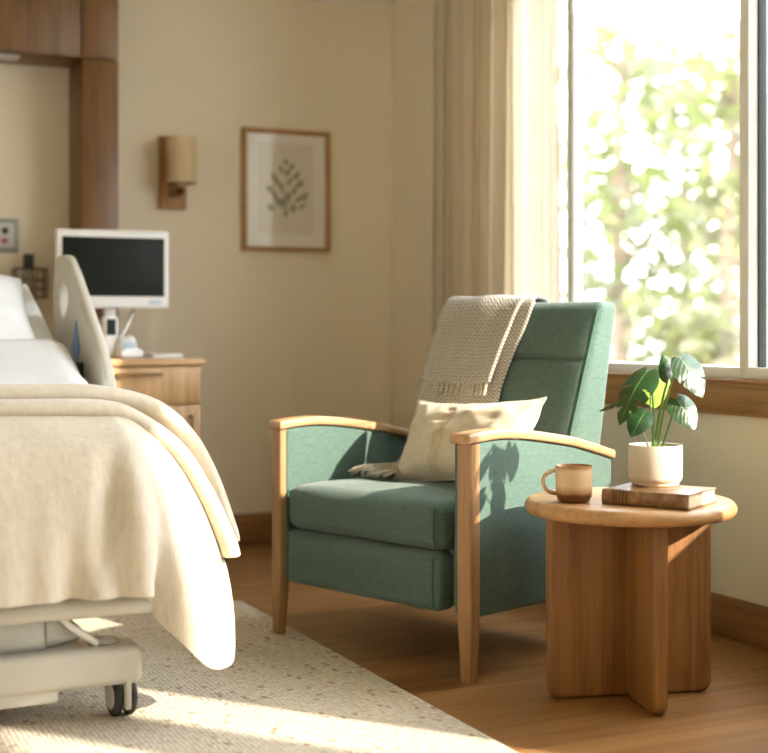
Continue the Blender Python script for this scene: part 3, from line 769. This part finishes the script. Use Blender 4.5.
# bed sheet over the flat part
sh = MB()
def sheetf(a, b):
    y = 3.43+(4.22-3.43)*b
    z = interp([(3.34, .705), (3.5, .730), (3.7, .752), (4.0, .787), (4.12, .832), (4.3, .905)], y)[0]
    x = -.03+a*1.16; w_ = .006*noise.noise(Vector((x*5, y*4, 2)))+.003*noise.noise(Vector((x*14, y*11, 5)))
    ex = BX1+.012+.04*smooth(3.6, 4.0, y)
    if x > ex-.04:
        d = x-(ex-.04)
        ang = min(PI/2, d/.05); px = ex-.04+.05*math.sin(ang)*1.0; pz = z+.008-.05*(1-math.cos(ang))-max(0, d-.0785)
        return (px+.006*math.sin(y*40)*min(1, d*6), y, pz+w_*.3)
    return (x, y, z+w_+.012)
sh.grid(60, 44, sheetf)
so_ = link('bed_sheet', sh, M['white_linen'], None, BD, 80, solid=.004)
tag(so_, 'white cotton sheet spread over the bed mattress', 'sheet')
# bed pillow
bp = MB(); src = pillow_mesh(.70, .46, .19, seed=1, wr=.008, ear=.05)
bp.add(src.v, src.f, T(.475, 4.42, .965, 0, math.radians(33)) )
tag(link('bed_pillow', bp, M['white_linen'], None, BD, 80), 'white pillow propped on the raised head of the bed', 'pillow')

# cream blanket over the foot of the bed
FX, FY, RC = .95, 3.03, .17
foot_p = [(0, -.33, .750), (.16, -.24, .728), (.30, -.15, .700), (.42, -.07, .648), (.54, -.015, .565), (.68, .012, .46), (.84, .024, .38), (1, .03, .318)]
side_p = [(0, -.20, .752), (.16, -.165, .732), (.30, -.11, .694), (.42, -.05, .640), (.54, .012, .565), (.68, .072, .47), (.84, .112, .39), (1, .118, .325)]
sL, sR = -1.15, .33            # arc positions: foot side .. corner (0) .. head end of right side
def base_pt(s):
    q = RC*PI/4
    if s < -q: return (FX-RC+(s+q), FY), 0.0
    if s > q: return (FX, FY+RC+(s-q)), 1.0
    a = (s+q)/(2*q)*PI/2
    return (FX-RC+RC*math.sin(a), FY+RC-RC*math.cos(a)), a/(PI/2)
INNER_Y = 3.36
def blanket_pt(s, b, lift=0.0):
    (bx, by), k = base_pt(s); a = k*PI/2; nx, ny = math.sin(a), -math.cos(a)
    kk = smooth(0, 1, k) if 0 < k < 1 else k
    fp, sp_ = interp(foot_p, b), interp(side_p, b)
    o = fp[0]*(1-kk)+sp_[0]*kk; z = fp[1]*(1-kk)+sp_[1]*kk
    c = math.exp(-(abs(s-.035)/.085)**3)
    drop = smooth(.45, 1, b)
    z -= c*.20*drop*drop; o += c*(.045*drop-.04*b)
    fold = (-.075*math.exp(-((s+.065)/.028)**2)*drop+.020*math.sin((s+.02)*58)*math.exp(-((s+.24)/.12)**2)+.012*math.sin(s*13+2)+.008*math.sin(s*29))*drop**1.3
    o += fold
    # diagonal tension creases from the corner
    o -= .030*math.exp(-((s+.17+.10*(b-.55))/.030)**2)*smooth(.38, .6, b)*(1-smooth(.75, .98, b))
    o += .018*math.exp(-((s+.115-.02*(b-.55))/.03)**2)*smooth(.42, .62, b)
    wob = .006*noise.noise(Vector((s*6, b*5, 3)))
    x, y = bx+nx*(o+wob), by+ny*(o+wob)
    # the top converges onto the hem line at INNER_Y
    if b < .42:
        t = 1-b/.42; t = t*t*(3-2*t)
        y = y*(1-t)+min(max(y, INNER_Y), INNER_Y)*t
        if k > 0: x = x*(1-t)+min(x, FX-.14)*t
        z = z*(1-t)+.752*t
    return Vector((x, y, z+lift+.004*noise.noise(Vector((x*7, y*7, 1)))))
bl_o = thing('blanket', (.55, 3.2, .75), 'cream fleece blanket folded over the foot of the bed', 'blanket')
BLO = Vector((.55, 3.2, .75))
link('blanket_cloth', MB().grid(170, 70, lambda a, b: blanket_pt(sL+(sR-sL)*a, b)), M['fleece'], bl_o, BLO, 80, solid=.012)
def roll(tbl, wdt, hgt, name):
    """folded hem: a flattened roll across the bed and down its right flank, lying on the blanket"""
    tbl = [(x, z, y) for x, z, y in tbl]
    n = 90; vs = []; fs = []; seg = 20
    ptsc = []
    for i in range(n+1):
        t = i/n*(len(tbl)-1); j = min(int(t), len(tbl)-2); f = t-j
        p0, p1, p2, p3 = [tbl[max(0, min(len(tbl)-1, j+d))] for d in (-1, 0, 1, 2)]
        cc = [.5*(2*p1[c]+(p2[c]-p0[c])*f+(2*p0[c]-5*p1[c]+4*p2[c]-p3[c])*f*f+(3*p1[c]-p0[c]-3*p2[c]+p3[c])*f**3) for c in (0, 1, 2)]
        ptsc.append(Vector((cc[0], cc[2]+.004*math.sin(i*.22+wdt*90), cc[1])))
    for i, p in enumerate(ptsc):
        tg = (ptsc[min(i+1, n)]-ptsc[max(i-1, 0)]).normalized(); wd = Vector((0, 1, 0)); nn = tg.cross(wd).normalized()
        if nn.z < 0 and abs(tg.z) < .99: nn = -nn
        if nn.x < 0 and tg.z < -.5: nn = -nn
        sc = 1.0 if i < n-3 else (1.0, .85, .55, .05)[i-(n-3)]
        for k in range(seg):
            a = 2*PI*k/seg; ca, sa = math.cos(a), math.sin(a)
            vs.append(p+wd*(wdt/2*math.copysign(abs(ca)**.8, ca))*sc+nn*(hgt/2*sa)*sc)
    for i in range(n):
        for k in range(seg): k2 = (k+1) % seg; fs.append((i*seg+k, (i+1)*seg+k, (i+1)*seg+k2, i*seg+k2))
    fs.append(tuple(n*seg+k for k in range(seg)))
    link(name, MB().add(vs, fs), M['fleece'], bl_o, BLO, 80)
roll([(-.25, .765, 3.36), (.1, .765, 3.36), (.4, .764, 3.36), (.67, .762, 3.36), (.79, .756, 3.355), (.92, .722, 3.34), (1.0, .645, 3.315), (1.05, .54, 3.28), (1.078, .43, 3.24), (1.083, .39, 3.23)], .115, .052, 'folded_edge')
roll([(-.25, .734, 3.26), (.1, .734, 3.26), (.4, .733, 3.26), (.65, .732, 3.26), (.77, .727, 3.26), (.845, .704, 3.25), (.945, .627, 3.23), (1.012, .514, 3.20), (1.052, .41, 3.16), (1.06, .365, 3.15)], .105, .048, 'folded_edge')

# ------------------------------------------------------------------ headwall woodwork, cabinet, monitor
HW = Vector((.9, YB, 0))
hw = thing('headwall_cabinet', HW, 'brown wooden overhead cabinet with side pillar framing the bed alcove', 'cabinet')
def H(name, mb, mat, parent=None, angle=35): return link(name, mb, mat, parent or hw, HW, angle)
YC = 5.29
H('cabinet_box', MB().box((-.9, YC+.02, 1.992), (1.322, YB-.001, ZC-.037), .002), M['panel_x'])
H('cabinet_door', MB().box((.62, YC, 1.990), (1.1735, YC+.02, ZC-.002), .002), M['panel_z'])
H('cabinet_door', MB().box((-.06, YC, 1.990), (.616, YC+.02, ZC-.002), .002), M['panel_z'])
H('cabinet_door', MB().box((-.90, YC, 1.990), (-.064, YC+.02, ZC-.002), .002), M['panel_z'])
H('corner_panel', MB().box((1.1775, YC-.001, 1.990), (1.322, YC+.02, ZC-.002), .002), M['panel_z'])
H('side_pillar', MB().box((1.181, YC, 0), (1.322, YB-.017, 1.984), .002), M['panel_z'])
H('side_pillar', MB().box((-.90, YC, 0), (-.766, YB-.017, 1.984), .002), M['panel_z'])
dl = thing('downlight', (.88, 5.42, 1.992), 'slim pale light fitting under the overhead cabinet', 'light')
link('light_housing', MB().box((.62, 5.36, 1.982), (.955, 5.46, 1.9915), .003), M['plate_in'], dl, Vector((.88, 5.42, 1.992)))
link('light_diffuser', MB().box((.64, 5.37, 1.979), (.935, 5.45, 1.984), .002), M['plate_in'], dl, Vector((.88, 5.42, 1.992)))
# outlet panel
OP = Vector((.87, YB, 1.30))
op = thing('outlet_panel', OP, 'grey wall outlet panel with a dark and a red socket above the pillow', 'outlet')
link('outlet_frame', MB().box((.745, YB-.016, 1.232), (.978, YB, 1.368), .005), M['plate'], op, OP)
link('outlet_face', MB().box((.765, YB-.019, 1.250), (.962, YB-.014, 1.350), .002), M['plate_in'], op, OP)
for (x, z, m_, r) in ((.925, 1.318, 'rubber', .014), (.924, 1.278, 'red', .012)):
    link('socket', MB().lathe([(.0001, 0), (r, 0), (r*.9, .008), (.0001, .009)], 20, T(x, YB-.018, z, 0, PI/2)), M[m_], op, OP)
# wire basket + bottle
WB = Vector((1.03, YB, 1.12))
wb = thing('wire_basket', WB, 'dark wire wall basket behind the bed pillow', 'basket')
wm = MB(); xa, xb, ya, yb = .955, 1.075, YB-.115, YB-.004
for z in (1.05, 1.085, 1.12, 1.165):
    wm.tube([(xa, ya, z), (xb, ya, z), (xb, yb, z), (xa, yb, z), (xa, ya, z)], .0024, 6)
for i in range(7):
    x = xa+(xb-xa)*i/6; wm.tube([(x, ya, 1.165), (x, ya, 1.05), (x, yb, 1.05), (x, yb, 1.165)], .0014, 6)
for i in range(1, 5):
    y = ya+(yb-ya)*i/5
    for x in (xa, xb): wm.tube([(x, y, 1.165), (x, y, 1.05)], .0014, 6)
link('basket_frame', wm, M['dark_wire'], wb, WB)
bo = thing('bottle', (1.01, YB-.06, 1.052), 'small bottle with black cap standing in the wire basket', 'bottle')
link('bottle_body', MB().lathe([(.0001, 0), (.026, 0), (.028, .01), (.028, .085), (.014, .105), (.014, .112), (.0001, .113)], 28), M['beige_plastic'], bo)
link('bottle_cap', MB().lathe([(.0001, .108), (.02, .108), (.021, .112), (.021, .168), (.018, .172), (.0001, .173)], 28), M['rubber'], bo)
# bedside cabinet
NS = Vector((1.28, 5.07, 0))
ns = thing('bedside_cabinet', NS, 'light oak bedside cabinet with drawer and door against the cream wall', 'cabinet')
def Q(name, mb, mat, parent=None): return link(name, mb, mat, parent or ns, NS, 35)
nx0, nx1, ny0, ny1 = 1.035, 1.530, 4.862, 5.28
Q('cabinet_body', MB().box((nx0, ny0+.02, .03), (nx1, ny1, .79), .003), M['light_oak'])
Q('cabinet_top', MB().box((nx0-.008, ny0-.008, .788), (nx1+.010, ny1+.003, .815), .005), M['light_oak_x'])
dr = Q('drawer', MB().box((nx0+.004, ny0, .648), (nx1-.004, ny0+.02, .782), .003), M['light_oak'])
def pull(pts, parent): link('handle', MB().tube(pts, .006, 10), M['bronze'], parent, NS, 60)
pull([(1.205, ny0, .755), (1.21, ny0-.022, .757), (1.29, ny0-.026, .757), (1.37, ny0-.022, .757), (1.375, ny0, .755)], dr)
dd = Q('door', MB().box((nx0+.004, ny0, .05), (nx1-.004, ny0+.02, .640), .003), M['light_oak'])
pull([(1.488, ny0, .60), (1.488, ny0-.022, .595), (1.488, ny0-.026, .54), (1.488, ny0-.022, .485), (1.488, ny0, .48)], dd)
Q('plinth', MB().box((nx0+.01, ny0+.035, 0), (nx1-.01, ny1-.01, .03), .002), M['light_oak_x'])
# monitor
MO = Vector((1.233, 5.06, .8155))
mo = thing('monitor', MO, 'white framed computer monitor with black screen on the oak bedside cabinet', 'monitor', 0)
def O(name, mb, mat, parent=None, a=40): return link(name, mb, mat, parent or mo, MO, a)
mxf = T(1.237, 5.035, 1.150, math.radians(-4), 0, 0)
hs_ = O('monitor_housing', MB().box((-.211, -.012, -.148), (.211, .03, .146), .008, 3, mxf), M['white_plastic'])
O('screen', MB().box((-.189, -.0145, -.103), (.193, -.011, .118), .001, 2, mxf), M['screen'])
link('badge', MB().box((.135, -.0135, -.134), (.185, -.0115, -.116), .0005, 2, mxf), M['pale_blue'], hs_, MO)
st = MB(); st.box((1.21, 5.06, .83), (1.256, 5.085, 1.03), .008); st.box((1.14, 4.99, .816), (1.33, 5.16, .832), .006, 3)
O('stand', st, M['white_plastic'])
O('stand_brace', MB().tube([(1.335, 5.10, 1.0), (1.30, 5.08, .93), (1.27, 5.07, .88)], .006, 8), M['steel'])
# small things on the cabinet
hd_o = thing('handset', (1.205, 4.955, .8155), 'small white handset with dark window standing below the monitor', 'handset', math.radians(8))
link('handset_body', MB().rbox((0, 0, .078), (.060, .035, .155), .012, 4, 4), M['white_plastic'], hd_o, None, 60)
link('handset_display', MB().box((-.018, -.0195, .085), (.018, -.0165, .145), .001), M['screen'], hd_o)
tb_ = thing('wipes_pack', (1.265, 4.945, .8155), 'soft white pack with pale blue print beside the handset', 'pack', math.radians(-6))
link('pack_body', MB().rbox((0, 0, .042), (.075, .075, .084), .022, 5, 6, lambda p, u: (p[0]*(1-.12*u[2]), p[1], p[2]+.004*math.sin(u[0]*5))), M['white_plastic'], tb_, None, 60)
link('pack_print', MB().box((-.022, -.0385, .025), (.026, -.0365, .06), .0005), M['pale_blue'], tb_)
ms = thing('computer_mouse', (1.262, 4.888, .8155), 'rounded white computer mouse on the front edge of bedside cabinet', 'mouse', math.radians(-70))
link('mouse_shell', MB().rbox((0, 0, .0165), (.058, .10, .033), .016, 5, 6, lambda p, u: (p[0], p[1], p[2]+(.004*(1-u[1]**2) if u[2] > 0 else 0))), M['white_plastic'], ms, None, 60)
link('mouse_wheel', MB().lathe([(.0001, -.003), (.007, -.003), (.007, .003), (.0001, .003)], 16, T(0, -.03, .031, 0, 0, PI/2)), M['beige_plastic'], ms)
nb = thing('notebook', (1.405, 4.97, .8155), 'thin grey notebook lying on the bedside cabinet top', 'notebook', math.radians(4))
link('notebook_cover', MB().box((-.06, -.08, 0), (.06, .08, .003), .001).box((-.06, -.08, .013), (.06, .08, .016), .001), M['plate_in'], nb)
link('notebook_pages', MB().box((-.058, -.077, .003), (.057, .077, .013), .001), M['white_plastic'], nb)

# ------------------------------------------------------------------ wall lamp and picture
SO = Vector((1.617, YB, 1.585))
sc_ = thing('wall_sconce', SO, 'wooden wall lamp with beige drum shade on the cream wall', 'wall lamp')
link('backplate', MB().box((1.556, YB-.035, 1.430), (1.672, YB, 1.735), .004), M['sconce'], sc_, SO)
link('lamp_arm', MB().box((1.597, YB-.150, 1.478), (1.631, YB-.03, 1.510), .004).box((1.597, YB-.15, 1.478), (1.631, YB-.115, 1.56), .004), M['sconce'], sc_, SO)
shd = MB(); sxf = T(1.622, YB-.128, 1.625)
shd.lathe([(.060, -.096), (.0615, -.096), (.0615, .096), (.060, .096), (.0595, .094), (.0595, -.094), (.060, -.096)], 48, sxf)
link('lamp_shade', shd, M['shade'], sc_, SO, 50)
link('shade_fitting', MB().lathe([(.0001, .0), (.012, 0), (.012, .05), (.0001, .05)], 16, T(1.614, YB-.132, 1.555)).tube([(1.562, YB-.128, 1.60), (1.682, YB-.128, 1.60)], .003, 6), M['bronze'], sc_, SO)
PF = Vector((2.13, YB, 1.53))
pf = thing('picture_frame', PF, 'thin oak framed botanical print on the cream back wall', 'picture')
fx0, fx1, fz0, fz1, fb = 1.926, 2.335, 1.265, 1.797, .019
fr = MB()
fr.box((fx0, YB-.030, fz0), (fx0+fb, YB, fz1), .002); fr.box((fx1-fb, YB-.030, fz0), (fx1, YB, fz1), .002)
fr.box((fx0+fb, YB-.030, fz0), (fx1-fb, YB, fz0+fb), .002); fr.box((fx0+fb, YB-.030, fz1-fb), (fx1-fb, YB, fz1), .002)
link('frame_moulding', fr, M['frame_oak'], pf, PF)
pr_ = link('print_sheet', MB().box((fx0+fb, YB-.012, fz0+fb), (fx1-fb, YB-.002, fz1-fb), 0), M['art_paper'], pf, PF)
link('print_panel', MB().box((fx0+.075, YB-.0128, fz0+.075), (fx1-.075, YB-.0118, fz1-.06), 0), M['art_mat'], pr_, PF)
sg = MB(); rr = random.Random(3)
cx_, cz_ = 2.128, 1.54
spots = [(0, .115, .2), (.028, .098, -.5), (-.022, .085, .6), (.008, .07, -.2), (-.055, .05, .7), (.05, .06, -.6), (-.042, .03, .5), (.018, .032, -.5), (.068, .025, -.8), (-.075, -.005, .9), (-.02, .005, .3), (.04, -.005, -.5), (-.05, -.03, .8), (.012, -.035, .1), (.09, -.03, -.5), (-.012, -.062, -.35), (-.07, -.085, 1.0), (.035, -.085, -.2), (.078, -.075, -1.1), (0, -.11, -.3), (-.035, -.06, .7), (.06, -.045, -.7)]
for (dx, dz, an) in spots:
    ln, wd = .040*rr.uniform(.8, 1.25), .0125*rr.uniform(.7, 1.2); pts = []
    for i in range(12):
        t = i/11; pts.append((ln*(t-.5), wd*math.sin(PI*t)**.8))
    poly = pts+[(p[0], -p[1]) for p in reversed(pts[1:-1])]
    c_, s_ = math.cos(PI/2-an*-1), math.sin(PI/2-an*-1)
    sg.add([(cx_+dx+p[0]*c_-p[1]*s_, YB-.0136, cz_+dz+p[0]*s_+p[1]*c_) for p in poly], [tuple(range(len(poly)))])
for (dx, dz, an) in spots[::2]:
    sg.tube([(cx_+dx, YB-.0134, cz_+dz), (cx_+dx*.4, YB-.0134, cz_+dz*.6-.03), (cx_, YB-.0134, cz_-.10)], .0007, 5)
link('botanical_sprig', sg, M['sage'], pr_, PF)
gq = MB(); gq.add([(fx0+fb, YB-.022, fz0+fb), (fx1-fb, YB-.022, fz0+fb), (fx1-fb, YB-.022, fz1-fb), (fx0+fb, YB-.022, fz1-fb)], [(0, 1, 2, 3)])
link('picture_glass', gq, M['art_glass'], pf, PF)

# ------------------------------------------------------------------ curtains
def curtain(y0, y1, x, amp, n, zt, zb, ph, seed):
    mb = MB()
    def fn(a, b):
        y = y0+(y1-y0)*a; z = zt+(zb-zt)*b
        k = a*n*2*PI+ph+.7*noise.noise(Vector((a*n*.6, b*.8, seed)))
        am = amp*(.75+.5*noise.noise(Vector((a*n*.9, seed, 0))))*(.8+.35*b)
        sx_ = math.sin(k); sx_ = math.copysign(abs(sx_)**.75, sx_)
        return (x+am*sx_, y+.35*amp*math.sin(2*k+.6)*.5+.012*noise.noise(Vector((a*9, b*1.7, seed+3))), z)
    mb.grid(int(n*26), 40, fn, lambda a, b: (a, b)); return mb
cu = thing('curtain', (2.57, 4.68, 2.38), 'beige linen curtain hanging in pleats left of the window', 'curtain')
CO = Vector((2.57, 4.68, 2.38))
link('curtain_panel', curtain(4.33, 4.86, 2.53, .062, 7, 2.372, .03, .3, 2), M['curtain'], cu, CO, 80, solid=.003)
link('curtain_heading', MB().box((2.50, 4.35, 2.355), (2.59, 4.89, 2.385), .004), M['curtain'], cu, CO)
sh_ = thing('sheer_curtain', (2.60, 4.25, 2.38), 'thin ivory sheer curtain glowing at the window edge', 'curtain')
SHO = Vector((2.60, 4.25, 2.38))
link('sheer_panel', curtain(4.085, 4.44, 2.605, .016, 6, 2.372, .03, 1.1, 8), M['sheer'], sh_, SHO, 80)
link('sheer_heading', MB().box((2.592, 4.10, 2.355), (2.618, 4.37, 2.385), .003), M['sheer'], sh_, SHO)
ct = MB(); ct.box((2.53, 2.0, 2.386), (2.63, 5.1, 2.4148), .003)
struct('trim_curtain_track', ct, M['frame_white'])

# ------------------------------------------------------------------ outside
ZG = -3.0
gr = MB(); gr.add([(XW+WT+.3, -60, ZG), (90, -60, ZG), (90, 90, ZG), (XW+WT+.3, 90, ZG)], [(0, 1, 2, 3)])
struct('ground', gr, M['ground'])
def tree(name, x, y, h, cw_, label, n, lsz, seed, mat, z_low, dens=1.0):
    rd = random.Random(seed); root = thing(name, (x, y, ZG), label, 'tree', 0, None); base = Vector((0, 0, 0))
    tr = MB(); H_ = h
    tr.tube([(0, 0, 0), (.05, .03, H_*.3), (-.04, .06, H_*.6), (.05, 0, H_*.92)], [.16, .12, .07, .02], 10)
    br = []
    for i in range(26):
        z0 = H_*rd.uniform(.22, .82); an = rd.uniform(0, 2*PI); ln = cw_*rd.uniform(.45, 1.0)*(1-.55*(z0/H_)**2)
        p = [Vector((0, 0, z0))]
        for k in range(1, 5):
            p.append(p[-1]+Vector((math.cos(an+rd.uniform(-.3, .3))*ln/4, math.sin(an+rd.uniform(-.3, .3))*ln/4, ln/4*rd.uniform(.2, .75))))
        tr.tube(p, [.045, .032, .022, .014, .006], 6); br.append(p)
    link('trunk', tr, M['bark'], root, None, 60)
    lf = MB(); cl = []
    for p in br:
        for q in p[1:]:
            cl.append((q, .28+.18*rd.random()))
    cl += [(Vector((rd.gauss(0, cw_*.3), rd.gauss(0, cw_*.3), H_*rd.uniform(.3, 1.0))), .35) for _ in range(22)]
    for i in range(n):
        c, r = rd.choice(cl)
        d = Vector((rd.gauss(0, 1), rd.gauss(0, 1), rd.gauss(0, .8))); p = c+d*r*.75
        if p.z < z_low: continue
        e = Euler((rd.uniform(-.9, .9), rd.uniform(-.9, .9), rd.uniform(0, 6.3))).to_matrix(); s = lsz*rd.uniform(.6, 1.3)
        vs = [p+e @ Vector(v) for v in ((0, -s, 0), (s*.5, -s*.2, s*.08), (s*.35, s*.5, s*.06), (0, s, -s*.1), (-s*.35, s*.5, s*.06), (-s*.5, -s*.2, s*.08))]
        lf.add(vs, [(0, 1, 2, 3), (0, 3, 4, 5)], None, [(.5, 0), (1, .4), (.8, .7), (.5, 1), (.2, .7), (0, .4)])
    link('foliage', lf, mat, root, None, 80)

tree('broadleaf_tree', 8.77, 12.45, 8.5, 2.0, 'pale airy tree outside, left of the two nearest trees', 750, .13, 11, M['tree_leaf'], 1.5)
tree('broadleaf_tree', 8.75, 10.55, 7.6, 1.5, 'yellow green tree outside behind the wide window bar', 1150, .12, 12, M['tree_leaf2'], 1.5)
tree('broadleaf_tree', 11.98, 15.37, 9.4, 2.6, 'taller green tree outside, farther off between the two nearest', 1250, .16, 13, M['tree_leaf'], 1.5)
tree('broadleaf_tree', 12.6, 18.9, 8.6, 2.6, 'distant tree outside behind the left window bar', 900, .17, 14, M['tree_leaf2'], 1.5)
tree('broadleaf_tree', 11.3, 12.2, 7.8, 2.2, 'tree outside seen past the wide bar at the photo edge', 1000, .15, 15, M['tree_leaf'], 1.5)

tree('broadleaf_tree', 16.5, 14.6, 9.0, 2.6, 'tree outside farther right than the window bar, partly hidden by the frame', 1000, .16, 16, M['tree_leaf2'], 1.5)
tree('broadleaf_tree', 14.8, 9.2, 8.2, 2.3, 'lone tree outside well to the right of the others', 1000, .15, 17, M['tree_leaf'], 1.5)

# ------------------------------------------------------------------ light
W = bpy.data.worlds.new('World'); SC.world = W; W.use_nodes = True
nt = W.node_tree; bg = nt.nodes['Background']
tc = N(nt, 'ShaderNodeTexCoord'); n = N(nt, 'ShaderNodeTexNoise', Scale=3.2, Detail=6.0, Roughness=.55); L(nt, tc.outputs['Generated'], n.inputs['Vector'])
L(nt, ramp(nt, n.outputs['Fac'], [(.40, (.72, .84, 1.0)), (.60, (1.0, .97, .91))]), bg.inputs['Color'])
bg.inputs['Strength'].default_value = 8.0
sd = bpy.data.lights.new('sun', 'SUN'); sd.energy = 8.8; sd.angle = math.radians(.8); sd.color = (1.0, .89, .74)
so2 = bpy.data.objects.new('sun', sd); COL.objects.link(so2); so2.location = (8, -6, 6)
so2.rotation_euler = Vector((-.62, .78, -.53)).to_track_quat('-Z', 'Y').to_euler()

# ------------------------------------------------------------------ camera
cd = bpy.data.cameras.new('camera'); cam = bpy.data.objects.new('camera', cd); COL.objects.link(cam)
cam.location = (0, 0, .92); cam.rotation_euler = (PI/2, 0, math.radians(-25.16))
cd.sensor_width = 36; cd.sensor_fit = 'HORIZONTAL'; cd.lens = 1350/768*36; cd.shift_y = -46.5/768
cd.dof.use_dof = True; cd.dof.focus_distance = 3.55; cd.dof.aperture_fstop = 1.75
cd.clip_start = .05; cd.clip_end = 300
SC.camera = cam
vs_ = SC.view_settings; vs_.view_transform = 'Standard'; vs_.look = 'None'; vs_.gamma = 1; vs_.use_curve_mapping = False; vs_.exposure = .88
cy = SC.cycles; cy.max_bounces = 12; cy.diffuse_bounces = 8; cy.glossy_bounces = 4; cy.transmission_bounces = 6; cy.transparent_max_bounces = 12
cy.sample_clamp_indirect = 6.0; cy.caustics_reflective = False; cy.caustics_refractive = False
